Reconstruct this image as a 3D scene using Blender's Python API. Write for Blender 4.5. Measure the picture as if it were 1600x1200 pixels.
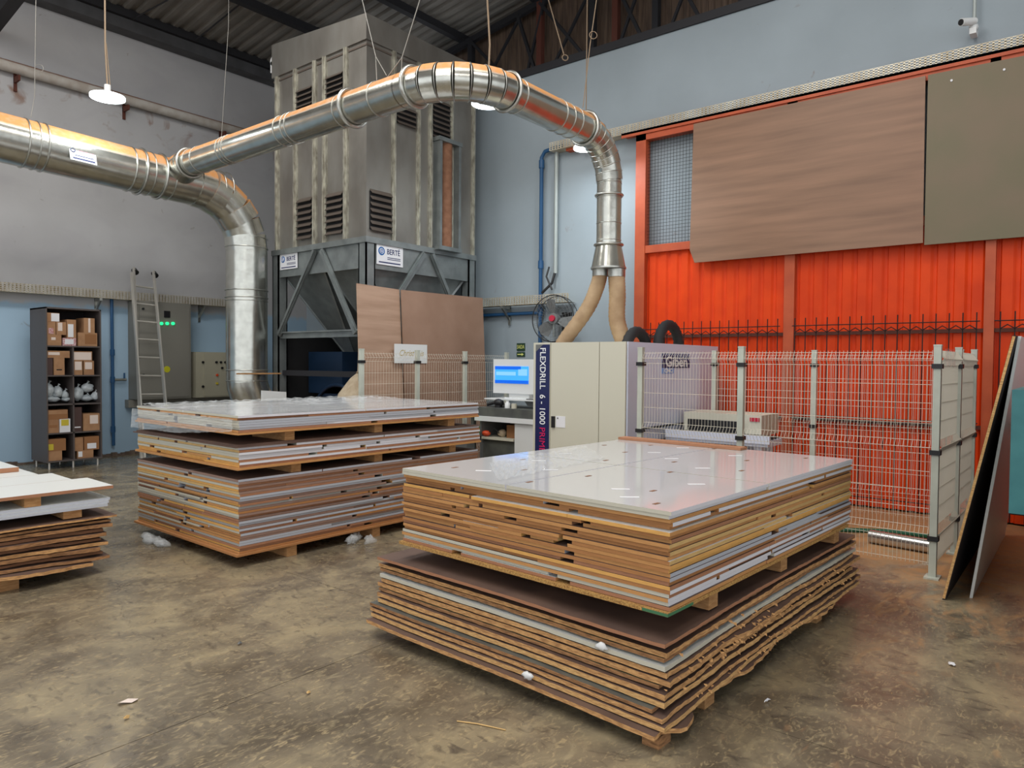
import bpy, math, random
from mathutils import Vector, Matrix
rnd = random.Random(7)
for o in list(bpy.data.objects): bpy.data.objects.remove(o)
SC = bpy.context.scene; COL = SC.collection
# ---------------------------------------------------------------- camera
F_PX, HOR, ANG, CH, ROLL = 1122.0, 567.0, math.radians(38.9), 1.6, math.radians(0.45)
_p = math.atan((600-HOR)/F_PX)
_fw = Vector((math.cos(ANG), math.sin(ANG), 0)); _rt = Vector((math.sin(ANG), -math.cos(ANG), 0)); _up = Vector((0,0,1))
FW = _fw*math.cos(_p)-_up*math.sin(_p); _U = _up*math.cos(_p)+_fw*math.sin(_p)
RT = _rt*math.cos(ROLL)+_U*math.sin(ROLL); UP = _U*math.cos(ROLL)-_rt*math.sin(ROLL)
CP = Vector((0,0,CH))
def on(x, y, ax, v):                       # point of the real plane (axis ax = v) seen at a photo pixel
    d = FW+RT*((x-800)/F_PX)+UP*((600-y)/F_PX)
    return CP+d*((v-CP[ax])/d[ax])
cd = bpy.data.cameras.new('camera'); cam = bpy.data.objects.new('camera', cd); COL.objects.link(cam)
cd.sensor_width = 36; cd.lens = F_PX/1600*36; cd.clip_end = 200
cam.matrix_world = Matrix(((RT.x,UP.x,-FW.x,0),(RT.y,UP.y,-FW.y,0),(RT.z,UP.z,-FW.z,CH),(0,0,0,1)))
SC.camera = cam
# ---------------------------------------------------------------- light
W = bpy.data.worlds.new('sky'); SC.world = W; W.use_nodes = True
bg = W.node_tree.nodes['Background']; bg.inputs[0].default_value = (0.93,0.965,1.0,1); bg.inputs[1].default_value = 1.55
def area(name, loc, rot, sx, sy, e, col):
    l = bpy.data.lights.new(name, 'AREA'); l.shape = 'RECTANGLE'; l.size = sx; l.size_y = sy; l.energy = e; l.color = col
    o = bpy.data.objects.new(name, l); COL.objects.link(o); o.location = loc; o.rotation_euler = rot; return o
area('roof_fill', (3.0,3.5,7.6), (0,0,0), 5, 1.2, 300, (1,0.97,0.92))  # added area lamps high under the roof, out of view, for ambient fill
area('roof_fill', (2.5,8.3,7.3), (0,0,0), 5, 1.0, 230, (1,0.97,0.92))
area('roof_fill', (4.6,.2,7.9), (0,0,0), 3, 1.2, 90, (1,0.95,0.9))
area('roof_fill', (-3.5,-2,8.0), (0,0,0), 6, 1.5, 250, (1,0.96,0.9))
area('roof_fill', (-1.5,2.5,7.9), (0,0,0), 4, 1.2, 160, (1,0.97,0.93))
vs = SC.view_settings; vs.view_transform = 'Standard'; vs.look = 'None'; vs.exposure = -0.1; vs.gamma = 1.0
try: vs.use_curve_mapping = False
except Exception: pass
# ---------------------------------------------------------------- helpers
def S(r, g, b):
    f = lambda c: ((c/255)/12.92 if c/255 <= .04045 else ((c/255+.055)/1.055)**2.4)
    return (f(r), f(g), f(b), 1)
def mat(name, c, rough=.6, metal=0.0, c2=None, scale=5, stretch=None, bump=0, bscale=60, emit=None, es=1.0, alpha=None, detail=6, lo=.35, hi=.65, spec=None, coat=0):
    m = bpy.data.materials.new(name); m.use_nodes = True; N = m.node_tree.nodes; L = m.node_tree.links
    b = N['Principled BSDF']; b.inputs['Base Color'].default_value = c; b.inputs['Roughness'].default_value = rough; b.inputs['Metallic'].default_value = metal
    if spec is not None: b.inputs['Specular IOR Level'].default_value = spec
    if coat: b.inputs['Coat Weight'].default_value = coat; b.inputs['Coat Roughness'].default_value = .08
    tc = N.new('ShaderNodeNewGeometry'); mp = N.new('ShaderNodeMapping'); L.new(tc.outputs['Position'], mp.inputs[0])
    if stretch: mp.inputs['Scale'].default_value = stretch
    if c2:
        n = N.new('ShaderNodeTexNoise'); n.inputs['Scale'].default_value = scale; n.inputs['Detail'].default_value = detail; L.new(mp.outputs[0], n.inputs['Vector'])
        r = N.new('ShaderNodeValToRGB'); r.color_ramp.elements[0].position = lo; r.color_ramp.elements[1].position = hi
        r.color_ramp.elements[0].color = c; r.color_ramp.elements[1].color = c2
        L.new(n.outputs[0], r.inputs[0]); L.new(r.outputs[0], b.inputs['Base Color'])
    if bump:
        n2 = N.new('ShaderNodeTexNoise'); n2.inputs['Scale'].default_value = bscale; n2.inputs['Detail'].default_value = 4; L.new(mp.outputs[0], n2.inputs['Vector'])
        bp = N.new('ShaderNodeBump'); bp.inputs['Strength'].default_value = bump; bp.inputs['Distance'].default_value = .02
        L.new(n2.outputs[0], bp.inputs['Height']); L.new(bp.outputs[0], b.inputs['Normal'])
    if emit: b.inputs['Emission Color'].default_value = emit; b.inputs['Emission Strength'].default_value = es
    if alpha is not None: b.inputs['Alpha'].default_value = alpha
    return m
def node(m, t): return m.node_tree.nodes.new(t)
def extra_mask(m, mask_socket, color):     # mix another colour over the base colour by a mask
    L = m.node_tree.links; b = m.node_tree.nodes['Principled BSDF']
    mx = node(m, 'ShaderNodeMix'); mx.data_type = 'RGBA'
    src = b.inputs['Base Color'].links
    if src: L.new(src[0].from_socket, mx.inputs[6])
    else: mx.inputs[6].default_value = b.inputs['Base Color'].default_value
    mx.inputs[7].default_value = color; L.new(mask_socket, mx.inputs[0]); L.new(mx.outputs[2], b.inputs['Base Color'])
def math_n(m, op, a, b=None, clamp=False):
    n = node(m, 'ShaderNodeMath'); n.operation = op; n.use_clamp = clamp
    for i, v in enumerate((a, b)):
        if v is None: continue
        if isinstance(v, (int, float)): n.inputs[i].default_value = v
        else: m.node_tree.links.new(v, n.inputs[i])
    return n.outputs[0]
def noise_n(m, scale, stretch=None, detail=5, dist=0):
    g = node(m, 'ShaderNodeNewGeometry'); mp = node(m, 'ShaderNodeMapping'); m.node_tree.links.new(g.outputs['Position'], mp.inputs[0])
    if stretch: mp.inputs['Scale'].default_value = stretch
    n = node(m, 'ShaderNodeTexNoise'); n.inputs['Scale'].default_value = scale; n.inputs['Detail'].default_value = detail; n.inputs['Distortion'].default_value = dist
    m.node_tree.links.new(mp.outputs[0], n.inputs['Vector']); return n.outputs[0]
def pos_n(m):
    g = node(m, 'ShaderNodeNewGeometry'); s = node(m, 'ShaderNodeSeparateXYZ'); m.node_tree.links.new(g.outputs['Position'], s.inputs[0]); return s.outputs
def norm_n(m):
    g = node(m, 'ShaderNodeNewGeometry'); s = node(m, 'ShaderNodeSeparateXYZ'); m.node_tree.links.new(g.outputs['Normal'], s.inputs[0]); return s.outputs

class MB:
    def __init__(s, M=None): s.v=[]; s.f=[]; s.mi=[]; s.M=M; s.sm=[]
    def add(s, vs, fs, mi=0, smooth=False):
        n=len(s.v)
        for p in vs:
            p=Vector(p); s.v.append(s.M@p if s.M else p)
        for i, f in enumerate(fs):
            s.f.append([n+k for k in f]); s.mi.append(mi[i] if isinstance(mi,(list,tuple)) else mi); s.sm.append(smooth)
        return s
    def box(s, a, b, mi=0):
        x0,y0,z0=a; x1,y1,z1=b
        x0,x1=min(x0,x1),max(x0,x1); y0,y1=min(y0,y1),max(y0,y1); z0,z1=min(z0,z1),max(z0,z1)
        return s.add([(x0,y0,z0),(x1,y0,z0),(x1,y1,z0),(x0,y1,z0),(x0,y0,z1),(x1,y0,z1),(x1,y1,z1),(x0,y1,z1)],
              [(0,3,2,1),(4,5,6,7),(0,1,5,4),(1,2,6,5),(2,3,7,6),(3,0,4,7)], mi)
    def bar(s, p, q, w, h, up=(0,0,1), mi=0):
        p=Vector(p); q=Vector(q); d=(q-p).normalized(); up=Vector(up)
        if abs(d.dot(up))>.98: up=Vector((1,0,0))
        sx=d.cross(up).normalized(); sz=sx.cross(d).normalized(); a=sx*w/2; c=sz*h/2
        vs=[p-a-c,p+a-c,p+a+c,p-a+c,q-a-c,q+a-c,q+a+c,q-a+c]
        return s.add(vs,[(3,2,1,0),(4,5,6,7),(0,1,5,4),(1,2,6,5),(2,3,7,6),(3,0,4,7)],mi)
    def tube(s, pts, r, seg=8, caps=True, mi=0, smooth=True):
        pts=[Vector(p) for p in pts]; n=len(pts); rs=r if isinstance(r,(list,tuple)) else [r]*n
        rings=[]; prev=None
        for i,p in enumerate(pts):
            t=(pts[min(i+1,n-1)]-pts[max(i-1,0)])
            t=t.normalized() if t.length>1e-9 else Vector((0,0,1))
            if prev is None:
                u=Vector((0,0,1)) if abs(t.z)<.9 else Vector((1,0,0)); a=t.cross(u).normalized()
            else:
                a=prev-t*prev.dot(t); a=a.normalized() if a.length>1e-6 else t.orthogonal().normalized()
            prev=a; b=t.cross(a)
            rings.append([p+(a*math.cos(2*math.pi*k/seg)+b*math.sin(2*math.pi*k/seg))*rs[i] for k in range(seg)])
        vs=[q for R in rings for q in R]; fs=[]
        for i in range(n-1):
            for k in range(seg):
                k2=(k+1)%seg; fs.append((i*seg+k,i*seg+k2,(i+1)*seg+k2,(i+1)*seg+k))
        s.add(vs,fs,mi,smooth)
        if caps: s.add(rings[0],[tuple(range(seg))[::-1]],mi); s.add(rings[-1],[tuple(range(seg))],mi)
        return s
    def cyl(s,p,q,r,seg=12,mi=0,r2=None): return s.tube([p,q],[r,r if r2 is None else r2],seg,True,mi)
    def torus(s,c,ax,R,r,seg=20,ss=6,mi=0,a0=0,a1=2*math.pi):
        ax=Vector(ax).normalized(); u=ax.orthogonal().normalized(); w=ax.cross(u); c=Vector(c)
        full=abs(a1-a0-2*math.pi)<1e-6
        pts=[c+(u*math.cos(a0+(a1-a0)*k/seg)+w*math.sin(a0+(a1-a0)*k/seg))*R for k in range(seg+1)]
        return s.tube(pts,r,ss,not full,mi)
    def disc(s,c,ax,r,seg=16,mi=0,th=.002):
        ax=Vector(ax).normalized(); return s.cyl(Vector(c)-ax*th/2,Vector(c)+ax*th/2,r,seg,mi)
    def quad(s,a,b,c,d,mi=0): return s.add([a,b,c,d],[(0,1,2,3)],mi)
    def ball(s,c,r,seg=10,rg=6,sc=(1,1,1),mi=0,jit=0):
        c=Vector(c); vs=[];fs=[]
        for i in range(rg+1):
            th=math.pi*i/rg
            for k in range(seg):
                a=2*math.pi*k/seg; j=1+(rnd.uniform(-jit,jit) if jit else 0)
                vs.append(c+Vector((math.sin(th)*math.cos(a)*r*sc[0]*j,math.sin(th)*math.sin(a)*r*sc[1]*j,math.cos(th)*r*sc[2]*j)))
        for i in range(rg):
            for k in range(seg):
                k2=(k+1)%seg; fs.append((i*seg+k,(i+1)*seg+k,(i+1)*seg+k2,i*seg+k2))
        return s.add(vs,fs,mi,True)
    def build(s,name,mats,parent=None,kind=None,label=None,smooth=None):
        me=bpy.data.meshes.new(name); off=parent_world(parent)
        me.from_pydata([tuple(v-off) for v in s.v],[],s.f)
        if not isinstance(mats,(list,tuple)): mats=[mats]
        for m in mats: me.materials.append(m)
        me.polygons.foreach_set('material_index',s.mi); me.polygons.foreach_set('use_smooth',s.sm)
        me.update(); o=bpy.data.objects.new(name,me); COL.objects.link(o)
        if parent: o.parent=parent
        if kind: o['kind']=kind
        if label: o['label']=label
        return o
def parent_world(p):
    v=Vector((0,0,0))
    while p is not None: v+=p.location; p=p.parent
    return v
def tag(o,label,cat,group=None):
    o['label']=label; o['category']=cat
    if group: o['group']=group
    return o
def thing(name,label,cat,loc=(0,0,0),group=None):
    o=bpy.data.objects.new(name,None); COL.objects.link(o); o.location=loc; o.empty_display_size=.1; return tag(o,label,cat,group)
def struct(name,loc=(0,0,0)):
    o=bpy.data.objects.new(name,None); COL.objects.link(o); o.location=loc; o.empty_display_size=.1; o['kind']='structure'; return o
def text(s,body,size,origin,right,up,material,parent,name='lettering',squeeze=1.0,ital=0,sp=1.0,off=0):
    cu=bpy.data.curves.new('t','FONT'); cu.body=body; cu.size=size; cu.extrude=.0008; cu.align_x='CENTER'; cu.align_y='CENTER'; cu.shear=ital; cu.space_character=sp; cu.offset=off; cu.resolution_u=3
    t=bpy.data.objects.new('t',cu); COL.objects.link(t); dg=bpy.context.evaluated_depsgraph_get()
    me=bpy.data.meshes.new_from_object(t.evaluated_get(dg)); bpy.data.objects.remove(t)
    r=Vector(right).normalized(); u=Vector(up).normalized(); n=r.cross(u); o=Vector(origin)-parent_world(parent)
    M=Matrix(((r.x*squeeze,u.x,n.x,o.x),(r.y*squeeze,u.y,n.y,o.y),(r.z*squeeze,u.z,n.z,o.z),(0,0,0,1)))
    me.transform(M); me.name=name; me.materials.clear(); me.materials.append(material)
    ob=bpy.data.objects.new(name,me); COL.objects.link(ob)
    if parent: ob.parent=parent
    return ob
# ---------------------------------------------------------------- materials
M = {}
M['galv']=mat('galvanised_steel',S(176,176,170),.33,.9,S(200,200,194),9,None,.08,25)
m=M['duct']=mat('duct_steel',S(188,188,180),.24,.95,S(206,206,198),7,None,.06,18)
nz=norm_n(m)[2]; ms=math_n(m,'MULTIPLY',math_n(m,'SUBTRACT',nz,.28),6,True); ms=math_n(m,'MULTIPLY',ms,math_n(m,'ADD',noise_n(m,14),.45),True)
extra_mask(m,ms,S(204,144,86))
L_=m.node_tree.links; bb=m.node_tree.nodes['Principled BSDF']
L_.new(math_n(m,'SUBTRACT',.92,math_n(m,'MULTIPLY',ms,.92)),bb.inputs['Metallic']); L_.new(math_n(m,'ADD',.24,math_n(m,'MULTIPLY',ms,.55)),bb.inputs['Roughness'])
M['tank']=mat('collector_sheet_steel',S(150,148,142),.5,.55,S(128,124,118),2.2,(1,1,.5),.05,8)
M['tank2']=mat('collector_frame_steel',S(150,156,156),.45,.6,S(130,136,136),5)
M['seam']=mat('galvanised_seam',S(196,194,180),.4,.4,S(140,136,124),18,(1,1,.4),0)
M['dark']=mat('dark_gap',S(22,22,24),.8)
M['black']=mat('black_plastic',S(28,28,30),.45)
M['rubber']=mat('black_rubber',S(36,37,40),.75)
M['louvre']=mat('louvre_metal',S(110,100,92),.55,.4)
M['filter']=mat('filter_bag_brown',S(150,108,84),.9,0,S(132,92,70),12)
M['roof']=mat('roof_sheet',S(140,136,130),.6,.2,S(116,112,106),3,(1,.3,1))
M['steel_dark']=mat('dark_roof_steel',S(46,46,50),.6,.3)
M['beam']=mat('grey_painted_beam',S(86,87,90),.6,.1,S(72,72,74),4)
M['rust']=mat('rusty_red_steel',S(92,48,36),.8)
M['gable']=mat('gable_sheet_brown',S(112,92,76),.8,0,S(84,68,58),6,(1,6,.4))
M['orange']=mat('orange_painted_sheet',S(232,72,12),.5,.0,S(216,62,10),3,None,0,spec=.25)
M['orange2']=mat('orange_painted_frame',S(196,88,46),.5,0,S(180,76,40),4)
M['blackbar']=mat('black_grille_steel',S(30,26,26),.6,.2)
M['tray']=mat('perforated_tray_steel',S(220,214,196),.45,.35,S(190,176,150),6)
M['pvcblue']=mat('blue_pipe_pvc',S(36,84,128),.45)
M['conduit']=mat('grey_conduit',S(170,178,176),.45,.2)
m=M['pvcwhite']=mat('white_drain_pipe',S(196,192,186),.6,0,S(176,166,156),6)
nz=norm_n(m)[2]; extra_mask(m,math_n(m,'MULTIPLY',math_n(m,'MULTIPLY',math_n(m,'SUBTRACT',nz,.45),5,True),math_n(m,'ADD',noise_n(m,9),.3),True),S(130,84,60))
M['white']=mat('white_paint',S(228,230,230),.4)
M['cream']=mat('cream_machine_paint',S(206,203,186),.42,0)
M['machwhite']=mat('white_machine_cover',S(218,224,242),.35)
M['navy']=mat('navy_stripe',S(28,36,84),.35)
M['magenta']=mat('magenta_print',S(214,32,96),.5)
M['lettwhite']=mat('white_print',S(236,238,240),.5)
M['fencepaint']=mat('grey_white_fence_paint',S(196,200,188),.45,0,S(184,188,176),6)
M['wire']=mat('white_coated_wire',S(222,216,200),.45)
M['lam']=mat('white_gloss_laminate',S(198,198,200),.08,0,None,spec=.55)
M['lamb']=mat('matt_white_laminate',S(222,224,222),.35)
M['brownlam']=mat('brown_board_face',S(112,84,70),.6,0,S(96,70,58),5)
E_={'tan':S(206,150,92),'orange':S(232,176,98),'brown':S(184,128,78),'dbrown':S(132,90,62),'red':S(176,124,92),'cream':S(206,202,186),'white':S(228,228,236),'grey':S(170,168,166),'pine':S(222,184,122),'bgrey':S(186,190,200),'mauve':S(160,130,116)}
for k,c in E_.items():
    c2=tuple(x*.84 for x in c[:3])+(1,)
    st=k in('tan','orange','brown','dbrown','red','pine','mauve')
    M['e_'+k]=mat(k+'_board_edge',c,.75 if st else .45,0,c2 if st else None,16,(1,1,9))
M['chip']=mat('particle_board_edge',S(206,164,96),.85,0,S(150,106,58),130,None,.3,160)
M['rough']=mat('torn_fibreboard_edge',S(222,172,114),.9,0,S(172,126,82),24,(1,1,5),.35,50)
M['rough2']=mat('dark_torn_fibreboard_edge',S(180,132,88),.9,0,S(134,96,64),20,(1,1,5),.35,50)
M['rough3']=mat('pale_fibreboard_edge',S(230,186,124),.85,0,S(192,146,94),28,(1,1,6),.25,50)
M['face_brown']=mat('brown_sheet_face',S(108,84,72),.7,0,S(88,68,60),4)
M['block']=mat('softwood_block',S(190,146,98),.8,0,S(164,118,74),18,(1,1,5))
M['ply']=mat('pinkish_plywood',S(184,152,130),.6,0,S(168,136,114),2.6,(.5,.5,6),0)
M['ply2']=mat('brown_plywood',S(162,130,110),.6,0,S(148,116,96),2.2)
M['walnut']=mat('wood_grain_panel',S(152,116,92),.5,0,S(128,97,76),2.4,(1,.35,5),0,lo=.3,hi=.7)
M['olive']=mat('olive_board',S(112,104,78),.5,0,S(122,106,84),1.6)
M['card']=mat('cardboard',S(176,134,98),.8,0,S(160,118,84),8)
M['card2']=mat('brown_cardboard',S(150,104,66),.8)
M['darkcard']=mat('dark_printed_carton',S(78,56,52),.6)
M['redcard']=mat('red_white_carton',S(176,92,96),.5,0,S(220,200,200),60)
M['tape']=mat('shiny_packing_tape',S(232,216,206),.15)
M['paper']=mat('paper_label',S(232,232,236),.6)
M['yellowp']=mat('yellow_print',S(206,186,60),.6)
M['bluep']=mat('blue_print',S(60,120,170),.6)
M['cab']=mat('dark_cabinet_laminate',S(88,80,78),.5)
M['cabin']=mat('dark_brown_cabinet_inside',S(40,32,34),.7)
M['alu']=mat('aluminium',S(204,200,192),.4,.45)
M['elec']=mat('grey_electrical_enclosure',S(134,132,124),.5)
M['elec2']=mat('beige_electrical_enclosure',S(176,172,152),.5)
M['green']=mat('green_lamp',S(40,200,130),.3,emit=S(40,230,140),es=1.6)
M['yellow']=mat('yellow_sticker',S(206,202,40),.5)
M['red']=mat('red_plastic',S(186,30,60),.4)
M['teal']=mat('teal_machine_paint',S(50,112,118),.45,0,S(60,124,128),8)
M['saidag']=mat('dark_green_sign',S(34,64,44),.5)
M['saidal']=mat('luminous_yellow_print',S(222,224,130),.5)
M['logoblue']=mat('logo_blue',S(28,98,168),.5)
M['logodark']=mat('logo_navy_print',S(40,50,96),.5)
M['gold']=mat('gold_script',S(190,172,120),.5)
M['pink']=mat('faded_red_print',S(206,120,140),.6)
M['screen']=mat('monitor_screen',S(60,150,240),.3,emit=S(58,156,250),es=.9)
M['screen2']=mat('screen_dark_blue',S(10,90,200),.3,emit=S(6,92,214),es=.8)
M['screen3']=mat('screen_pale_window',S(120,180,245),.3,emit=S(118,176,250),es=.9)
M['led']=mat('lamp_led_face',S(255,255,255),.5,emit=(.85,.97,1,1),es=9)
M['lampbody']=mat('white_lamp_housing',S(230,240,245),.5,emit=(.8,.95,1,1),es=.6)
M['bluefan']=mat('blue_blower_paint',S(12,38,64),.5)
M['sack']=mat('cream_sack_cloth',S(204,188,162),.9,0,S(180,160,134),9,None,.4,14)
M['hose']=mat('tan_ribbed_hose',S(186,158,124),.5,0,S(160,130,98),5,None,0)
M['film']=mat('clear_plastic_film',S(240,244,246),.1,0,None,alpha=.26,bump=.35,bscale=18)
M['bag']=mat('white_plastic_bag',S(206,214,218),.25,0,S(170,178,184),14,None,.5,30)
M['glass']=mat('clear_jar',S(220,225,215),.1,alpha=.5)
M['greenp']=mat('green_plastic',S(20,120,60),.45)
M['hosegreen']=mat('green_garden_hose',S(30,96,70),.5)
M['orangep']=mat('orange_tool',S(226,84,44),.45)
M['chrome']=mat('polished_roller',S(200,198,196),.22,.9)
M['greyp']=mat('grey_plastic',S(110,112,112),.5)
M['dkgrey']=mat('dark_grey_table',S(78,80,78),.5,0,S(96,98,92),6)
M['greenpaint']=mat('green_marker_paint',S(70,120,84),.7)
M['redpaint']=mat('red_edge_paint',S(168,52,52),.6)
M['rope']=mat('beige_cord',S(150,130,108),.8)
M['steelwire']=mat('steel_hanger_wire',S(150,148,142),.5,.3)
# walls
def wallmat(name, c_lo, c_hi, zsplit):
    m=mat(name,c_hi,.75,0,tuple(x*.9 for x in c_hi[:3])+(1,),1.1,bump=.12,bscale=7)
    if zsplit:   # the wall is painted clear blue up to the tray and greyish plaster above it
        z=pos_n(m)[2]; extra_mask(m,math_n(m,'MULTIPLY',math_n(m,'SUBTRACT',math_n(m,'ADD',zsplit,math_n(m,'MULTIPLY',math_n(m,'SUBTRACT',noise_n(m,5),.5),.25)),z),14,True),c_lo)
    n=noise_n(m,5.5,(1,1,1),8,1.0); extra_mask(m,math_n(m,'MULTIPLY',math_n(m,'SUBTRACT',n,.7),6,True),S(128,112,102))
    if zsplit:
        zz=math_n(m,'SUBTRACT',1.0,math_n(m,'MULTIPLY',math_n(m,'ABSOLUTE',math_n(m,'SUBTRACT',pos_n(m)[2],5.62)),2.6,True)); n=noise_n(m,1.5,(1,1,1.3),7,2.5)
        extra_mask(m,math_n(m,'MULTIPLY',zz,math_n(m,'MULTIPLY',math_n(m,'SUBTRACT',n,.56),6,True),True),S(134,98,76))
        n=noise_n(m,.9,(1,1,1.6),8,1.5); zt=math_n(m,'MULTIPLY',math_n(m,'SUBTRACT',pos_n(m)[2],2.5),2,True); extra_mask(m,math_n(m,'MULTIPLY',zt,math_n(m,'MULTIPLY',math_n(m,'SUBTRACT',n,.5),1.6,True),True),S(168,166,172))
    return m
M['wallA']=wallmat('wall_paint_left',S(162,190,212),S(188,188,190),2.5)
M['wallB']=wallmat('wall_paint_right',S(156,172,184),S(158,170,178),None)
# floor
m=M['floor']=mat('polished_stained_concrete',S(132,120,96),.3,0,None,bump=.05,bscale=9)
n1=noise_n(m,1.3,None,8,1.6); r=node(m,'ShaderNodeValToRGB'); r.color_ramp.elements[0].position=.34; r.color_ramp.elements[1].position=.68
r.color_ramp.elements[0].color=S(94,84,70); r.color_ramp.elements[1].color=S(156,142,114); e=r.color_ramp.elements.new(.5); e.color=S(122,111,93)
m.node_tree.links.new(n1,r.inputs[0]); m.node_tree.links.new(r.outputs[0],m.node_tree.nodes['Principled BSDF'].inputs['Base Color'])
n2=noise_n(m,5,(1,1.6,1),10,2.5); extra_mask(m,math_n(m,'MULTIPLY',math_n(m,'SUBTRACT',n2,.54),3.0,True),S(166,152,122))
n5=noise_n(m,16,(1,2.2,1),12,1.8); extra_mask(m,math_n(m,'MULTIPLY',math_n(m,'SUBTRACT',n5,.54),5,True),S(172,154,120))
n6=noise_n(m,9,(2,1,1),12,1.2); extra_mask(m,math_n(m,'MULTIPLY',math_n(m,'SUBTRACT',n6,.56),5,True),S(86,78,68))
n3=noise_n(m,3.1,(1.5,1,1),9,2.0); extra_mask(m,math_n(m,'MULTIPLY',math_n(m,'SUBTRACT',n3,.6),4,True),S(86,80,70))
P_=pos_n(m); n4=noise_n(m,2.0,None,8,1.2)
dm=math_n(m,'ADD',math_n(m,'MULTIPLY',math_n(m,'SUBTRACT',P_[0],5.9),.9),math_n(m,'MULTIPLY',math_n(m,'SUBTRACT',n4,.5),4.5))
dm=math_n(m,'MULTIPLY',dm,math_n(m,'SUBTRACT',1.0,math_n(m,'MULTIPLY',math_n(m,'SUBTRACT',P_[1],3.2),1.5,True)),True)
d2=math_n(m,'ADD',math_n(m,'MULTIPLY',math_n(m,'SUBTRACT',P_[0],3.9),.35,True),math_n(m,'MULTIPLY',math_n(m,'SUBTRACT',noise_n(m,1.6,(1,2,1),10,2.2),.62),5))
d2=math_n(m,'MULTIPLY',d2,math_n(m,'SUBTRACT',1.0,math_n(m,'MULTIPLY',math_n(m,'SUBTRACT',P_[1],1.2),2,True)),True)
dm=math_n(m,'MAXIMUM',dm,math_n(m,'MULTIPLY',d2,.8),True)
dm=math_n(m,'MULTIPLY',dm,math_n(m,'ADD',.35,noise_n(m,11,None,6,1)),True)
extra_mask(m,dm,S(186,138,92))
L_=m.node_tree.links; bb=m.node_tree.nodes['Principled BSDF']
L_.new(math_n(m,'ADD',math_n(m,'ADD',.10,math_n(m,'MULTIPLY',noise_n(m,4,None,7,1.5),.34)),math_n(m,'MULTIPLY',dm,.5),True),bb.inputs['Roughness'])
# ================================================================ STRUCTURE
XB, YA = 8.9, 12.65
fl=struct('floor'); 
b=MB(); cx=[-14,-6,0.35,3.02,6.9,9.0,14]; cy=[-14,-6,-1.5,1.62,3.12,7.3,10.4,13]
# floor slabs with recessed saw-cut joints
xs=[-14,-2.8,3.14,10.2]; ys=[-14,-2.9,3.09,9.1,12.9]
for i in range(3):
    for j in range(4):
        g=.002
        MB().box((xs[i]+g,ys[j]+g,-.2),(xs[i+1]-g,ys[j+1]-g,0)).build('floor_slab',M['floor'],fl)
MB().box((-14,-14,-.24),(10.2,12.9,-.012)).build('joint_filler',M['e_dbrown'],fl)
wl=MB().box((-14,YA,-.2),(10.2,YA+.2,7.6)).build('wall_left',M['wallA'],kind='structure')
wr=MB().box((XB,-14,-.2),(XB+.2,YA,6.06)).build('wall_right',M['wallB'],kind='structure')
# loose dirt and exposed footing along the left wall
b=MB()
for i in range(60):
    x=3.5+i*.075; h=.02+rnd.random()*.05; b.box((x,YA-.03-rnd.random()*.05,0),(x+.08,YA+.01,h))
b.build('baseboard_left',mat('crumbled_footing',S(120,104,92),.9,0,S(90,76,66),12),kind='structure')
# roof
def rz(y): return 7.28+.13*(12.3-y)
ce=struct('ceiling')
pit=.2
x=-9.6
while x<10.3:
    m_=MB(); vs=[]; n=5
    prof=[]
    for k in range(n):
        x0=x+k*pit; prof+=[(x0,0),(x0+.07,0),(x0+.1,.045),(x0+.17,.045)]
    prof.append((x+n*pit,0))
    for yy in (12.9,-2.0): vs+=[(p,yy,rz(yy)+q) for p,q in prof]
    L=len(prof); m_.add(vs,[(i,i+1,L+i+1,L+i) for i in range(L-1)])
    m_.build('roof_sheet',M['roof'],ce); x+=n*pit
for k in range(20): # far slope of the gable roof
    x=-9.6+k
    MB().add([(x,-2,rz(-2)),(x+1,-2,rz(-2)),(x+1,-14,rz(-2)-1.56),(x,-14,rz(-2)-1.56)],[(0,1,2,3)]).build('roof_sheet',M['roof'],ce)
for yy in (10.75,9.2,7.5,5.9,4.2,2.5,.8,-1):
    z=rz(yy)
    MB().box((-9.6,yy-.03,z-.16),(10.2,yy+.03,z-.02)).box((-9.6,yy-.06,z-.17),(10.2,yy+.06,z-.15)).build('purlin',M['steel_dark'],ce)
MB().box((-9.6,12.38,6.98),(10.2,12.66,7.27)).build('eave_beam',M['beam'],ce)
MB().box((-9.6,12.30,7.16),(10.2,12.42,7.29)).build('eave_purlin',M['steel_dark'],ce)
A1=on(-10,38,1,12.3); xr=A1.x
MB().bar((xr,12.4,A1.z+.02),(xr,-2,A1.z+.02+.13*14.4),.16,.22).build('rafter',M['steel_dark'],ce)
# brace rods under the roof
for (a,c) in (((207,30),(262,0)),((305,63),(383,0))):
    P=on(a[0],a[1],1,12.2); Q=on(c[0],c[1],1,10.9)
    MB().cyl(P,Q,.012,6).build('brace_rod',M['steel_dark'],ce)
# gable wall and truss behind the right wall
gb=struct('trim_1')
b=None
for k in range(16):
    y=12.6-k*1.0; vs=[];prof=[]
    for j in range(5): prof+=[(y-j*.2,0),(y-j*.2-.09,0),(y-j*.2-.11,.03),(y-j*.2-.18,.03)]
    prof.append((y-1.0,0)); L=len(prof)
    vs=[(10.12-q,p,5.6) for p,q in prof]+[(10.12-q,p,rz(p)) for p,q in prof]
    MB().add(vs,[(i,i+1,L+i+1,L+i) for i in range(L-1)]).build('gable_sheet',M['gable'],gb)
MB().box((XB-.03,-14,6.04),(XB+.2,YA,6.15)).build('trim_2',M['steel_dark'],kind='structure')
tr=thing('roof_truss','dark steel roof truss in front of the brown gable sheeting','truss',(9.9,6,6.2))
MB().bar((9.9,12.3,rz(12.3)-.2),(9.9,-2,rz(-2)-.2),.09,.1).build('top_chord',M['steel_dark'],tr)
MB().bar((9.9,12.3,6.3),(9.9,-2,6.3),.09,.1).build('bottom_chord',M['steel_dark'],tr)
sc=10/8.85
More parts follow.
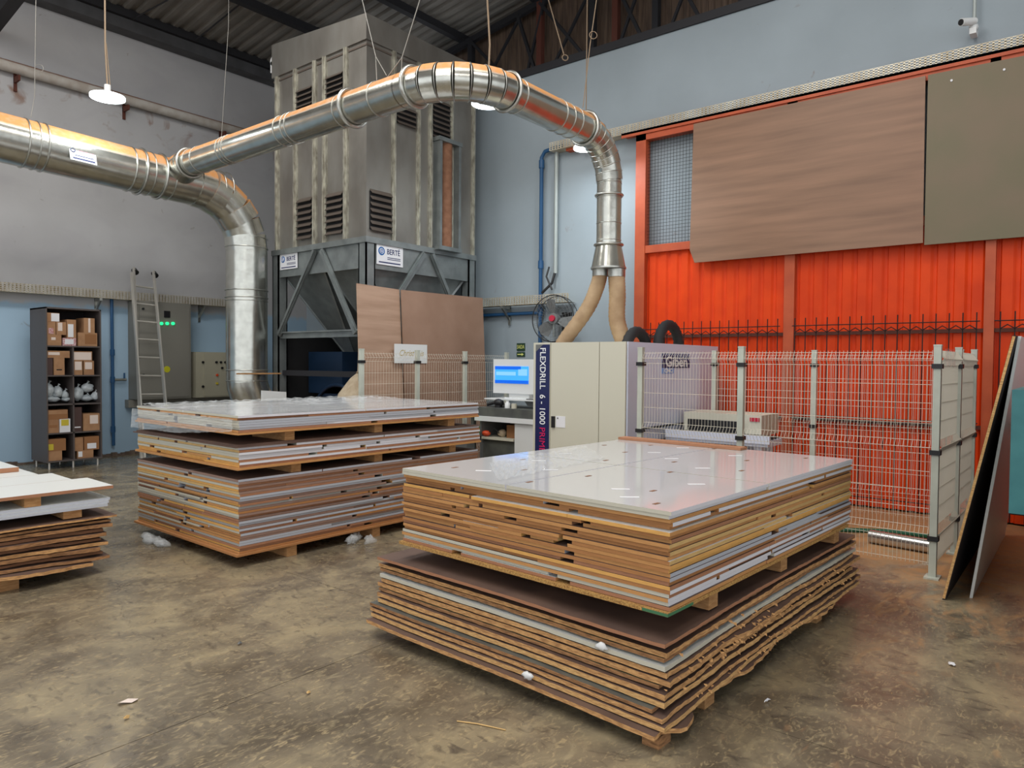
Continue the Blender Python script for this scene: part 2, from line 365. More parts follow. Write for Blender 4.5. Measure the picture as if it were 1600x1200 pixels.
for i,y in enumerate((10.6,9.0,7.42,6.37,5.94,5.24,3.9,2.6)):
    MB().box((9.84,y-.05,6.3),(9.94,y+.05,rz(y)-.2)).build('web_post',M['rust'] if i in(2,4) else M['steel_dark'],tr)
for y0,y1 in ((9.0,7.9),(7.9,7.42),(7.42,6.33),(6.1,5.35),(5.24,4.4),(3.9,2.6)):
    MB().bar((9.86,y0,rz(y0)-.22),(9.86,y1,6.35),.05,.05).build('web_diagonal',M['steel_dark'],tr)
    MB().bar((9.86,y1-.1,rz(y1)-.22),(9.86,y0-.15,6.35),.04,.04).build('web_diagonal',M['steel_dark'],tr)
# white drain pipe
dp=thing('drain_pipe','long white drain pipe with rusty top high along the left wall','pipe',(3.6,12.5,5.9))
pts=[(0,12.54,5.95),(3.6,12.54,5.92),(6,12.54,5.9),(8.85,12.54,5.88)]
MB().tube(pts,.085,12).build('pipe_run',M['pvcwhite'],dp)
for x in (3.75,5.3,7.0): MB().box((x,12.44,5.72),(x+.03,12.65,5.8)).box((x,12.62,5.6),(x+.04,12.65,5.9)).build('bracket',M['rust'],dp)
# ---------------------------------------------------------------- cable trays (lattice side with real openings)
def tray(name,label,p,q,h,depth,nrm,mesh_step=.05,rows=4,bkts=()):
    p=Vector(p);q=Vector(q);n=Vector(nrm);d=(q-p);L=d.length;d.normalize()
    t=thing(name,label,'cable tray',p)
    m_=MB(); up=Vector((0,0,1))
    for r in range(rows+1):
        a=p+up*(h*r/rows); m_.bar(a,a+d*L,.004,h/rows*.36)
    k=0
    while k*mesh_step<L:
        a=p+d*(k*mesh_step); m_.bar(a,a+up*h,.004,mesh_step*.38,up=d); k+=1
    m_.build('perforated_side',M['tray'],t)
    a=p-n*depth; MB().add([p,q,q-n*depth,a],[(0,1,2,3)]).add([p+Vector((0,0,-.004)),q+Vector((0,0,-.004)),q-n*depth+Vector((0,0,-.004)),a+Vector((0,0,-.004))],[(3,2,1,0)]).build('tray_floor',M['tray'],t)
    for s_ in bkts:
        c=p+d*s_
        MB().bar(c-n*depth+Vector((0,0,-.03)),c+n*.02+Vector((0,0,-.03)),.04,.04).bar(c-n*depth+Vector((0,0,-.22)),c+Vector((0,0,-.03)),.03,.03).box(c-n*depth+d*.02+Vector((0,0,-.3)),c-n*(depth-.02)-d*.02+Vector((0,0,.02))).build('bracket',M['galv'],t)
    return t
tray('cable_tray','perforated metal cable tray along the left wall above the dark shelf cabinet',(0,12.45,2.60),(7.6,12.45,2.60),.12,.2,(0,-1,0),.05,4,(1.6,3.3,4.86,6.6))
tray('cable_tray','perforated metal cable tray above the orange gate on the right wall',(8.72,-1.6,4.76),(8.72,6.36,4.76),.11,.18,(-1,0,0),.05,4)
tray('cable_tray','short grey cable tray running behind the wall fan',(8.68,5.97,2.50),(8.68,8.3,2.50),.12,.2,(-1,0,0),.05,4,(1.25,2.1))
# blue pipes
bp=thing('water_pipe','blue water pipe coming down the left wall beside the cabinet','pipe',(5.08,12.58,1.3))
MB().tube([(5.08,12.58,2.6),(5.09,12.58,.18)],.025,10).build('pipe_run',M['pvcblue'],bp)
for z in (1.72,1.27,.45): MB().cyl((5.085,12.58,z-.05),(5.085,12.58,z+.05),.036,10).build('coupling',M['pvcblue'],bp)
tp=MB().cyl((5.08,12.58,1.27),(5.3,12.58,1.27),.022,8).build('tap',M['galv'],bp); MB().cyl((5.27,12.58,1.29),(5.27,12.58,1.38),.014,8).build('tap_handle',M['pvcblue'],tp)
bp=thing('air_pipe','blue pipe dropping down the right wall behind the wall fan','pipe',(8.8,6.58,3))
MB().tube([(8.83,6.2,4.84),(8.83,6.52,4.80),(8.83,6.58,4.72),(8.83,6.58,.1)],.03,10).build('pipe_run',M['pvcblue'],bp)
for z in (4.62,3.1,2.38): MB().cyl((8.83,6.58,z-.06),(8.83,6.58,z+.06),.042,10).build('coupling',M['pvcblue'],bp)
MB().tube([(8.83,6.58,2.37),(8.83,8.4,2.37)],.028,10).build('branch_run',M['pvcblue'],bp)
cdt=thing('conduit','grey metal conduit going down from the tray to the wall fan','pipe',(8.82,6.31,3.5))
MB().tube([(8.84,6.31,4.80),(8.84,6.31,2.95)],.032,10).build('pipe_run',M['conduit'],cdt)
MB().tube([(8.82,6.31,2.95),(8.78,6.33,2.8),(8.76,6.5,2.66)],.02,8).tube([(8.8,6.4,3.05),(8.76,6.42,2.9),(8.74,6.3,2.7)],.015,6).build('loose_cable',M['black'],cdt)
MB().cyl((8.8,6.3,2.0),(8.8,6.3,2.5),.02,8).build('lower_run',M['conduit'],cdt)
# camera
cc=thing('security_camera','small white security camera hanging from a thin conduit near the top right','camera',(8.7,1.03,5.1))
MB().cyl((8.82,1.03,7.0),(8.82,1.03,5.18),.018,8).build('conduit',M['conduit'],cc)
MB().ball((8.78,1.03,5.08),.045,10,6).box((8.72,1.0,5.0),(8.86,1.06,5.06)).build('mount',M['white'],cc)
MB().cyl((8.76,1.02,5.13),(8.62,1.12,5.10),.038,12).build('housing',M['white'],cc); MB().cyl((8.62,1.12,5.10),(8.612,1.126,5.098),.03,12).build('lens',M['black'],cc)
# ---------------------------------------------------------------- orange gate
GT=8.78
dr=struct('door_1')
cols=((4.75,4.90),(2.76,2.88),(.78,.87),(-1.35,-1.2))
for a,c in cols: MB().box((GT-.06,a,0),(GT+.06,c,4.72)).build('gate_column',M['orange2'],dr)
MB().box((GT-.06,-1.35,4.62),(GT+.06,4.90,4.71)).build('gate_top_bar',M['orange2'],dr)
MB().box((GT-.05,-1.35,3.10),(GT+.05,4.90,3.20)).build('gate_cross_bar',M['orange2'],dr)
MB().box((GT-.08,-1.7,4.735),(GT+.1,5.12,4.765)).box((GT-.08,-1.7,4.70),(GT-.065,5.12,4.765)).build('gate_track',M['orange2'],dr)
MB().box((GT,5.9,4.72),(GT+.1,6.1,4.79)).box((GT,5.68,4.66),(GT+.1,5.8,4.79)).build('track_bracket',M['orange2'],dr)
def osheet(y0,y1,z0,z1):
    # trapezoidal sheet between y0<y1, about 1 m per sheet
    n=max(1,round((y1-y0)/1.0)); w=(y1-y0)/n
    for k in range(n):
        a=y0+k*w; r=max(3,round(w/.16)); p=w/r; prof=[]
        for j in range(r): u=a+j*p; prof+=[(u,.02),(u+.025,0),(u+.03,0),(u+p*.72,0),(u+p*.72+.012,.024),(u+p-.012,.024)]
        prof.append((a+w,.02)); L=len(prof)
        vs=[(GT+.01+q,u,z0) for u,q in prof]+[(GT+.01+q,u,z1) for u,q in prof]
        MB().add(vs,[(i,L+i,L+i+1,i+1) for i in range(L-1)]).build('corrugated_sheet',M['orange'],dr)
for a,c in ((2.88,4.75),(.87,2.76),(-1.2,.78)): osheet(a,c,.02,3.1)
for z in (.95,1.95): MB().box((GT-.03,-1.35,z),(GT+.0,4.9,z+.04)).build('gate_rail',M['rust'],dr)
b=MB()
for k in range(25): b.cyl((GT,4.73-.045*k,3.2),(GT,4.73-.045*k,4.62),.0022,4)
for k in range(32): b.cyl((GT,4.75,3.22+.045*k),(GT,3.6,3.22+.045*k),.0022,4)
o=b.build('wire_netting',M['blackbar'],dr)
# black welded grille behind the fence
gr=thing('security_grille','black welded bar grille standing against the orange gate','grille',(8.62,1.8,0))
for y0,y1 in ((2.92,4.72),(.92,2.72),(-1.2,.74)):
    n=int((y1-y0)/.12); b=MB()
    for k in range(n+1): MB().cyl((8.64,y0+k*.12,.05),(8.64,y0+k*.12,2.15),.006,5).build('grille_bar',M['blackbar'],gr)
    for z in (2.06,1.02,.98,.14): MB().cyl((8.633,y0-.03,z),(8.633,y1+.03,z),.006,5).build('grille_rail',M['blackbar'],gr)
    zz=[(8.63,y0+i*.06,2.0+(.02 if i%2 else -.02)) for i in range(int((y1-y0)/.06)+1)]; b.tube(zz,.006,4)
    b.build('wavy_wire',M['blackbar'],gr)
# hung boards over the upper opening
wp=thing('wall_panel','large wood grain board fixed over the upper part of the gate','board',(8.68,2.7,3.7))
def slab(pts,nv,th,mt,name,parent,mi=None):
    nv=Vector(nv)*th; n=len(pts); vs=[Vector(p) for p in pts]+[Vector(p)+nv for p in pts]
    fs=[tuple(range(n))[::-1],tuple(range(n,2*n))]+[(i,(i+1)%n,n+(i+1)%n,n+i) for i in range(n)]
    return MB().add(vs,fs).build(name,mt,parent)
slab([(8.70,4.05,4.68),(8.70,1.44,4.66),(8.66,1.42,2.90),(8.66,3.99,2.90),(8.664,4.06,3.07)],(-1,0,0),.015,M['walnut'],'board_sheet',wp)
gp=thing('wall_panel','dark olive board fixed to the gate, right of the wood grain board','board',(8.68,.2,3.7))
slab([(8.695,1.415,4.66),(8.695,-1.3,4.62),(8.68,-1.3,2.87),(8.68,1.41,2.88)],(-1,0,0),.015,M['olive'],'board_sheet',gp)
for y in (1.2,.75): MB().cyl((8.68,y,4.55),(8.67,y,4.55),.012,8).build('screw_cap',M['paper'],gp)
# exit sign
es=thing('exit_sign','small dark green exit sign with yellow lettering on the right wall','sign',(8.88,7.0,1.85))
MB().box((8.885,6.92,1.79),(8.9,7.08,1.91)).build('sign_plate',M['saidag'],es); text(None,'SAIDA',.085,(8.883,7.0,1.85),(0,-1,0),(0,0,1),M['saidal'],es,squeeze=.62)
es=thing('arrow_sign','small dark green arrow sign just below the exit sign','sign',(8.88,7.0,1.73))
MB().box((8.885,6.92,1.70),(8.9,7.08,1.77)).build('sign_plate',M['saidag'],es)
MB().box((8.882,6.975,1.727),(8.885,7.06,1.743)).add([(8.883,6.98,1.712),(8.883,6.98,1.758),(8.883,6.935,1.735)],[(0,1,2)]).build('arrow',M['saidal'],es)
# ================================================================ DUCTS
big=thing('dust_duct','wide galvanised dust duct entering from the left and bending down to the floor','duct',(5,10,4))
R1=.285
axis0=Vector((0.2,10,4.30)); axis1=Vector((5.15,10,4.09))
MB().tube([axis0,axis1],R1,32).build('duct_run',M['duct'],big)
el=[]; rs=[]
for k in range(7):
    a=math.pi/2*k/6; el.append((5.15+.82*math.sin(a),10,4.09-.82*(1-math.cos(a))))
eb=MB()
for k in range(6):
    eb=MB().tube([el[k],el[k+1]],R1+.006*(k%2)+.012,32).build('elbow_segment',M['duct'],big)
MB().tube([(5.97,10,3.30),(5.97,10,1.28)],.30,32).build('duct_drop',M['duct'],big)
MB().tube([(5.97,10,1.40),(5.97,10,1.32),(5.975,10,1.24),(6.03,9.98,1.05),(6.18,9.95,.8),(6.45,9.9,.6)],.30,32,False).build('lower_elbow',M['duct'],big)
for px,w in ((35,1),(52,0),(65,1),(200,1),(216,2),(230,0),(247,2),(262,0),(338,1),(350,1)):
    P=on(px,214+px*.26,1,10); x=P.x; c=axis0+(axis1-axis0)*((x-axis0.x)/(axis1.x-axis0.x)); dv=(axis1-axis0).normalized()
    MB().torus(c,dv,R1+(.016 if w==2 else .004),(.008,.011,.016)[w],36,6).build('clamp_ring' if w==2 else 'duct_seam',M['galv'],big)
for z,w in ((3.30,1),(3.45,0),(2.66,1),(2.55,1),(2.5,0),(1.46,1),(1.30,0)):
    MB().torus((5.97,10,z),(0,0,1),.30+.004,.010 if w else .006,36,6).build('duct_seam',M['galv'],big)
MB().box((5.62,9.66,1.40),(6.34,9.70,1.42)).build('support_strap',M['block'],big)
# sticker on big duct
P=on(129,244,1,9.72); stc=MB(); sx=Vector((1,0,-.042)).normalized(); su=Vector((0,.28,.96)).normalized(); C0=Vector((P.x,9.703,P.z+.0))
def label_plate(c,r,u,w,h,mt,parent,name='sticker',th=.002):
    c=Vector(c);r=Vector(r).normalized();u=Vector(u).normalized();n=r.cross(u)
    vs=[c+r*(sx_*w/2)+u*(sy_*h/2)+n*d_ for d_ in (0,th) for sx_,sy_ in ((-1,-1),(1,-1),(1,1),(-1,1))]
    return MB().add(vs,[(3,2,1,0),(4,5,6,7),(0,1,5,4),(1,2,6,5),(2,3,7,6),(3,0,4,7)]).build(name,mt,parent)
st=label_plate(C0,sx,su,.3,.17,M['paper'],big); st['label']='white maker sticker on the duct'
nn=sx.cross(su)
text(None,'BERTÉ',.07,C0+nn*.004+sx*.045+su*.04,sx,su,M['pink'],big,squeeze=.95,name='sticker_lettering')
MB().torus(C0+nn*.004-sx*.11+su*.045,nn,.024,.006,14,4).build('sticker_emblem',M['logodark'],big)
MB().bar(C0+nn*.003-sx*.1-su*.015,C0+nn*.003+sx*.12-su*.015,.001,.012,up=su).bar(C0+nn*.003-sx*.12-su*.055,C0+nn*.003+sx*.13-su*.055,.001,.022,up=su).build('sticker_print',M['logodark'],big)
# branch duct
br=thing('branch_duct','long narrower galvanised duct crossing the hall high above the machine','duct',(4.9,5,4.25))
ZB=4.25; RB=.168; XA=4.85; YB=4.52
MB().tube([(XA,9.62,ZB),(XA,5.28,ZB)],RB,28).build('duct_run',M['duct'],br)
E1=[]; n=7; Rr=.62
# elbow from -Y travel to +X travel
for k in range(n+1):
    a=math.pi/2*k/n; E1.append((XA+Rr*(1-math.cos(a)),YB+Rr-Rr*math.sin(a)+0.0,ZB))
MB().tube([(XA,5.3,ZB),E1[0]],RB,28).build('duct_run',M['duct'],br)
for k in range(n): MB().tube([E1[k],E1[k+1]],RB+.004+.005*(k%2),28).build('elbow_segment',M['duct'],br)
for k in range(1,n): 
    t=Vector(E1[k+1])-Vector(E1[k-1]); MB().torus(E1[k],t,RB+.008,.005,28,5).build('duct_seam',M['galv'],br)
MB().tube([E1[-1],(6.85,YB,ZB)],RB,28).build('duct_run',M['duct'],br)
E2=[]; Rv=.5; n=8
for k in range(n+1):
    a=math.pi/2*k/n; E2.append((6.85+Rv*math.sin(a),YB-.04*k/n,ZB-Rv*(1-math.cos(a))))
for k in range(n): MB().tube([E2[k],E2[k+1]],RB-.002-.002*k+.004*(k%2),28).build('elbow_segment',M['duct'],br)
for k in range(1,n):
    t=Vector(E2[k+1])-Vector(E2[k-1]); MB().torus(E2[k],t,RB+.004-.002*k,.004,28,5).build('duct_seam',M['galv'],br)
XV,YV=7.35,YB-.04
MB().tube([(XV,YV,3.75),(XV,YV,3.0)],.145,28).build('duct_drop',M['duct'],br)
for y in (9.4,9.2,8.56,8.48,8.42,7.3,7.16,7.08,6.22,5.66): MB().torus((XA,y,ZB),(0,1,0),RB+.003,.006,28,5).build('duct_seam',M['galv'],br)
for y in (6.08,5.14): MB().torus((XA,y,ZB),(0,1,0),RB+.02,.022,32,8).build('clamp_ring',M['galv'],br)
MB().torus((XA,9.5,ZB),(0,1,0),RB+.02,.02,32,8).build('clamp_ring',M['galv'],br)
for x in (5.62,6.3,6.45,6.6): MB().torus((x,YB,ZB),(1,0,0),RB+.003,.005,28,5).build('duct_seam',M['galv'],br)
for x in (5.48,6.86): MB().torus((x,YB,ZB),(1,0,0),RB+.018,.018,32,8).build('clamp_ring',M['galv'],br)
for z in (3.72,3.55,3.25,3.05): MB().torus((XV,YV,z),(0,0,1),.145,.005,24,5).build('duct_seam',M['galv'],br)
for z in (3.58,): MB().torus((XV,YV,z),(0,0,1),.158,.014,28,6).build('clamp_ring',M['galv'],br)
MB().torus((XV,YV,3.0),(0,0,1),.165,.014,28,6).build('clamp_ring',M['galv'],br)
MB().tube([(XV,YV,3.0),(XV,YV,2.72)],[.15,.205],28).build('reducer',M['duct'],br)
MB().tube([(XV,YV,2.735),(XV,YV,2.715)],.21,28).build('reducer_base',M['galv'],br)
# saddle joint on the big duct
MB().tube([(XA,9.62,ZB),(XA+.02,9.85,4.2),(XA+.1,10.0,4.13)],[RB+.015,RB+.05,RB+.06],28).build('saddle_joint',M['duct'],br)
# flexible hoses
def hose(lbl,pts,r,collar):
    t=thing('flexible_hose',lbl,'hose',pts[0])
    P=[Vector(p) for p in pts]; out=[]
    for i in range(len(P)-1):
        p0=P[max(i-1,0)];p1=P[i];p2=P[i+1];p3=P[min(i+2,len(P)-1)]
        for k in range(14):
            u=k/14; out.append(.5*((2*p1)+(-p0+p2)*u+(2*p0-5*p1+4*p2-p3)*u*u+(-p0+3*p1-3*p2+p3)*u**3))
    out.append(P[-1]); rs=[r*(1.0+(.04 if i%2 else -.03)) for i in range(len(out))]
    MB().tube(out,rs,18,True).build('hose_body',M['hose'],t)
    MB().cyl((pts[0][0],pts[0][1],pts[0][2]-.02),(pts[0][0],pts[0][1],pts[0][2]+.07),r*1.06,20).build('steel_collar',M['galv'],t)
    return t
hose('tan ribbed extraction hose slanting left from the duct outlet to the machine top',[(XV-.02,YV+.10,2.66),(XV-.02,YV+.14,2.52),(7.3,4.74,2.25),(7.22,5.02,1.86),(7.2,5.08,1.70)],.088,1)
hose('tan ribbed extraction hose hanging straight down from the duct outlet to the machine',[(XV+.02,YV-.1,2.64),(XV+.03,YV-.11,2.4),(7.4,YV-.10,2.1),(7.45,4.30,1.82)],.098,1)
# ================================================================ DUST COLLECTOR
TX0,TX1,TY0,TY1=6.37,8.53,7.7,9.87
tk=thing('dust_collector','tall galvanised dust collector tower on braced legs in the hall corner','dust collector',(7.4,8.8,0))
MB().box((TX0,TY0,3.28),(TX1,TY1,6.0)).build('housing',M['tank'],tk)
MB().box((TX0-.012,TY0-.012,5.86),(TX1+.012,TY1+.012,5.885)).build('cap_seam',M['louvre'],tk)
b=MB(); b.add([(TX0-.03,TY0-.03,5.93),(TX1+.03,TY0-.03,5.93),(TX1+.03,TY1+.03,5.93),(TX0-.03,TY1+.03,5.93),(TX0-.03,TY0-.03,6.27),(TX1+.03,TY0-.03,6.27),(TX1+.03,TY1+.03,6.44),(TX0-.03,TY1+.03,6.44)],[(0,3,2,1),(4,5,6,7),(0,1,5,4),(1,2,6,5),(2,3,7,6),(3,0,4,7)])
b.build('cap',M['tank'],tk)
def pz(v,lim=None): return v
# pixel columns of seams -> world; left face (X=TX0) and front face (Y=TY0)
def LX(px): return on(px,300,0,TX0).y
def FX(px): return on(px,300,1,TY0).x
for px in (434.5,463,493,508.5,541.5): 
    y=LX(px); MB().box((TX0-.03,y-.045,3.3),(TX0,y+.045,5.93)).box((TX0-.045,y-.012,3.3),(TX0-.03,y+.012,5.93)).build('seam_strip',M['seam'],tk)
for px in (614,652.5,671,704,738):
    x=FX(px); MB().box((x-.035,TY0-.03,3.3),(x+.035,TY0,5.93)).box((x-.01,TY0-.045,3.3),(x+.01,TY0-.03,5.93)).build('seam_strip',M['seam'],tk)
def TZ(px,py,face): return (on(px,py,0,TX0) if face=='L' else on(px,py,1,TY0)).z
def louvre(face,p0,p1,yt,yb,n=6):
    # opening between pixel columns, top/bottom pixel rows measured at p0
    z1=TZ(p0,yt,face); z0=TZ(p0,yb,face)
    a,c=((LX(p0),LX(p1)) if face=='L' else (FX(p0),FX(p1))); a,c=min(a,c),max(a,c)
    if face=='L': MB().box((TX0-.012,a-.01,z0-.01),(TX0-.002,c+.01,z1+.01)).build('louvre_recess',M['dark'],tk)
    else: MB().box((a-.01,TY0-.012,z0-.01),(c+.01,TY0-.002,z1+.01)).build('louvre_recess',M['dark'],tk)
    for k in range(n+1):
        z=z0+(z1-z0)*k/n; h=(z1-z0)/n*.45
        if face=='L': MB().add([(TX0-.055,a,z-h*.5),(TX0-.055,c,z-h*.5),(TX0-.005,c,z+h),(TX0-.005,a,z+h),(TX0-.05,a,z-h*.7),(TX0-.05,c,z-h*.7),(TX0-.0,c,z+h*.8),(TX0-.0,a,z+h*.8)],[(0,1,2,3),(7,6,5,4),(0,4,5,1),(0,3,7,4),(1,5,6,2)]).build('louvre_slat',M['louvre'],tk)
        else: MB().add([(c,TY0-.055,z-h*.5),(a,TY0-.055,z-h*.5),(a,TY0-.005,z+h),(c,TY0-.005,z+h),(c,TY0-.05,z-h*.7),(a,TY0-.05,z-h*.7),(a,TY0,z+h*.8),(c,TY0,z+h*.8)],[(3,2,1,0),(4,5,6,7),(0,1,5,4),(0,4,7,3),(1,2,6,5)]).build('louvre_slat',M['louvre'],tk)
louvre('L',467,489,316,373); louvre('L',512,537,308,366); louvre('F',578,610,299,357)
louvre('L',466,489,145,185,5); louvre('L',512,537,124,172,6); louvre('F',619,648,166,190,3); louvre('F',675,701,156,212,7)
# inspection window
xa,xb=FX(677),FX(710); za=TZ(680,385,'F'); zb=TZ(680,222,'F')
wf=MB().box((xa,TY0-.14,za),(xa+.05,TY0,zb)).box((xb-.05,TY0-.14,za),(xb,TY0,zb)).box((xa-.02,TY0-.15,za-.06),(xb+.02,TY0,za)).box((xa-.02,TY0-.15,zb),(xb+.02,TY0,zb+.06)).build('filter_window_frame',M['tank2'],tk)
MB().box((xa+.05,TY0-.02,za),(xb-.05,TY0-.005,zb)).cyl(((xa+xb)/2,TY0-.03,za),((xa+xb)/2,TY0-.03,zb),.1,16).build('filter_bag',M['filter'],wf)
# lower skirt, legs, braces, hopper
b=MB(); b.box((TX0-.04,TY0-.04,3.22),(TX1+.04,TY1+.04,3.30)).build('skirt_flange',M['tank2'],tk)
MB().box((TX0,TY0,2.88),(TX0+.02,TY1,3.22)).box((TX0,TY0,2.88),(TX1,TY0+.02,3.22)).box((TX0,TY1-.02,2.88),(TX1,TY1,3.22)).box((TX1-.02,TY0,2.88),(TX1,TY1,3.22)).build('skirt',M['tank2'],tk)
for x in (TX0-.02,TX1-.12):
    for y in (TY0-.02,TY1-.12): MB().box((x,y,0),(x+.02,y+.16,3.22)).box((x,y,0),(x+.16,y+.02,3.22)).box((x,y+.14,0),(x+.05,y+.16,3.22)).box((x+.14,y,0),(x+.16,y+.05,3.22)).build('leg',M['tank2'],tk)
zc=on(500,522,0,TX0).z
MB().box((TX0,TY0,zc-.05),(TX0+.03,TY1,zc+.05)).box((TX0-.04,TY0+.1,zc+.03),(TX0+.06,TY1-.1,zc+.05)).build('cross_beam',M['tank2'],tk)
MB().box((TX0,TY0,zc-.05),(TX1,TY0+.03,zc+.05)).build('cross_beam',M['tank2'],tk)
ym=(TY0+TY1)/2-.05
for y1 in (TY0+.18,TY1-.15):
    s_=1 if y1>ym else -1
    MB().bar((TX0-.03,ym+.08*s_,3.2),(TX0-.03,y1,zc),.09,.03,up=(1,0,0)).bar((TX0-.05,ym+.08*s_-.035,3.2),(TX0-.05,y1-.035,zc),.012,.05,up=(1,0,0)).build('brace',M['tank2'],tk)
xm=(TX0+TX1)/2+.06
for x1 in (TX0+.12,TX1-.2):
    s_=1 if x1>xm else -1
    MB().bar((xm+.08*s_,TY0-.03,3.2),(x1,TY0-.03,zc),.09,.03,up=(0,1,0)).bar((xm+.08*s_-.035,TY0-.05,3.2),(x1-.035,TY0-.05,zc),.012,.05,up=(0,1,0)).build('brace',M['tank2'],tk)
def hopper(xa,xb,ya,yb,z1,z0,name):
    cx,cy=(xa+xb)/2,(ya+yb)/2; r=.12
    MB().add([(xa,ya,z1),(xb,ya,z1),(xb,yb,z1),(xa,yb,z1),(cx-r,cy-r,z0),(cx+r,cy-r,z0),(cx+r,cy+r,z0),(cx-r,cy+r,z0)],[(0,1,5,4),(1,2,6,5),(2,3,7,6),(3,0,4,7),(4,5,6,7)]).build(name,M['tank2'],tk)
    for (p,q) in (((xa,ya),(cx-r,cy-r)),((xb,ya),(cx+r,cy-r)),((xa,yb),(cx-r,cy+r)),((xb,yb),(cx+r,cy+r))): MB().bar((p[0],p[1],z1),(q[0],q[1],z0),.03,.03).build('hopper_edge',M['tank2'],tk)
hopper(TX0+.06,TX1-.06,TY0+.06,ym+.0,3.0,1.75,'hopper'); hopper(TX0+.06,TX1-.06,ym+.02,TY1-.06,3.0,1.75,'hopper')
MB().cyl((TX0-.02,TY1+.02,6.2),(TX0+.02,TY1+.02,6.2),.07,16).box((TX0-.02,TY1-.04,6.03),(TX0+.02,TY1+.08,6.2)).build('lifting_lug',M['white'],tk)
# maker plates
def maker(c,r,u,w,h,par,lab):
    c=Vector(c);r=Vector(r);u=Vector(u);n=r.cross(u)
    p=label_plate(c,r,u,w,h,M['paper'],par,'maker_plate',.004); p['label']=lab
    MB().disc(c+n*.006-r*w*.32+u*h*.14,n,h*.2,20).build('emblem_disc',M['logoblue'],p)
    MB().torus(c+n*.009-r*w*.32+u*h*.14,n,h*.12,h*.018,16,4).torus(c+n*.009-r*w*.32+u*h*.14,n,h*.05,h*.018,12,4).build('emblem_ring',M['paper'],p)
    text(None,'BERTÉ',h*.36,c+n*.005+r*w*.13+u*h*.14,r,u,M['logodark'],p,squeeze=w*.6/(h*.36*3.3),off=.0015)
    MB().bar(c+n*.005-r*w*.1-u*h*.13,c+n*.005+r*w*.4-u*h*.13,.001,h*.035,up=u).bar(c+n*.005-r*w*.1-u*h*.21,c+n*.005+r*w*.4-u*h*.21,.001,h*.035,up=u).bar(c+n*.005-r*w*.42-u*h*.38,c+n*.005+r*w*.4-u*h*.38,.001,h*.06,up=u).build('fine_print_rows',M['logodark'],p)
P=on(451.5,408,0,TX0-.01); maker((TX0-.012,P.y,P.z),(0,-1,0),(0,0,1),on(438,408,0,TX0).y-on(465,408,0,TX0).y,.24,tk,'white maker plate with blue emblem on left side')
P=on(609,399,1,TY0-.01); maker((P.x,TY0-.012,P.z),(1,0,0),(0,0,1),on(630,399,1,TY0).x-on(589,399,1,TY0).x,.29,tk,'white maker plate with blue emblem on front side')
# blower under the collector
MB().box((TX0+.1,TY1-.02,0),(TX1,TY1,zc)).build('shade_backing',M['dark'],tk); MB().box((TX1-.02,TY0+.1,0),(TX1,TY1,zc)).build('shade_backing',M['dark'],tk)  # near-black panels added so the shaded space under the hoppers reads dark
bw=thing('blower_fan','dark blue centrifugal blower with brown inlet under the dust collector','blower',(7.2,8.9,.3))
P=on(478,600,0,7.0)
MB().cyl((6.9,9.0,.62),(7.3,9.0,.62),.62,32).build('volute',M['bluefan'],bw); MB().torus((6.88,9.0,.62),(1,0,0),.62,.03,32,6).build('volute_rim',M['bluefan'],bw)
MB().cyl((6.62,9.25,.72),(6.9,9.25,.72),.3,28).build('inlet_cover',M['card2'],bw); MB().box((6.9,8.9,1.1),(7.4,9.75,1.75)).build('outlet_box',M['bluefan'],bw)
MB().box((6.7,8.2,0),(7.5,9.7,.06)).build('base_frame',M['steel_dark'],bw)
MB().box((6.42,7.75,1.38),(6.5,9.8,1.46)).build('guard_rail',M['steel_dark'],bw)
sk=thing('dust_sack','cream cloth sack gathered at the neck hanging under the dust collector','sack',(6.5,7.9,.5))
P=on(552,600,0,6.3)
MB().tube([(6.55,7.95,0.02),(6.55,7.95,.25),(6.55,7.95,.8),(6.54,7.94,1.15),(6.52,7.92,1.36),(6.5,7.9,1.45),(6.5,7.9,1.8)],[.38,.44,.43,.36,.2,.09,.08],22).build('sack_body',M['sack'],sk)
MB().torus((6.5,7.9,1.45),(0,0,1),.095,.015,16,5).build('tie',M['rope'],sk)
# plywood sheets
pw=thing('plywood_sheet','pinkish striped plywood sheet standing on end against the collector leg','board',(6.3,7.35,0))
slab([(5.97,7.28,.0),(6.74,7.28,.0),(6.70,7.40,2.59),(5.97,7.40,2.61)],(0,1,0),.015,M['ply'],'sheet',pw)
pw=thing('plywood_sheet','wide brown plywood sheet standing right of the striped one','board',(7.5,7.35,0))
slab([(6.72,7.24,.0),(8.42,7.24,.0),(8.38,7.36,2.6),(6.70,7.36,2.585)],(0,1,0),.015,M['ply2'],'sheet',pw)
# card with script
cdg=thing('lettered_sign','small white card with gold script leaning on the brown plywood','sign',(6.82,7.3,1.7))
label_plate((6.83,7.306,1.715),(1,0,0),(0,0,1),.61,.26,M['white'],cdg,'card',.006)
text(None,'Christ this',.12,(6.83,7.298,1.72),(1,0,0),(0,0,1),M['gold'],cdg,ital=.35,squeeze=.9)
wb=thing('white_offcut','small white board offcut standing behind the wrapped stack','board',(5.48,8.5,1.0))
slab([(5.28,8.5,0),(5.69,8.5,0),(5.67,8.52,1.18),(5.30,8.52,1.21)],(0,1,0),.018,M['white'],'sheet',wb)
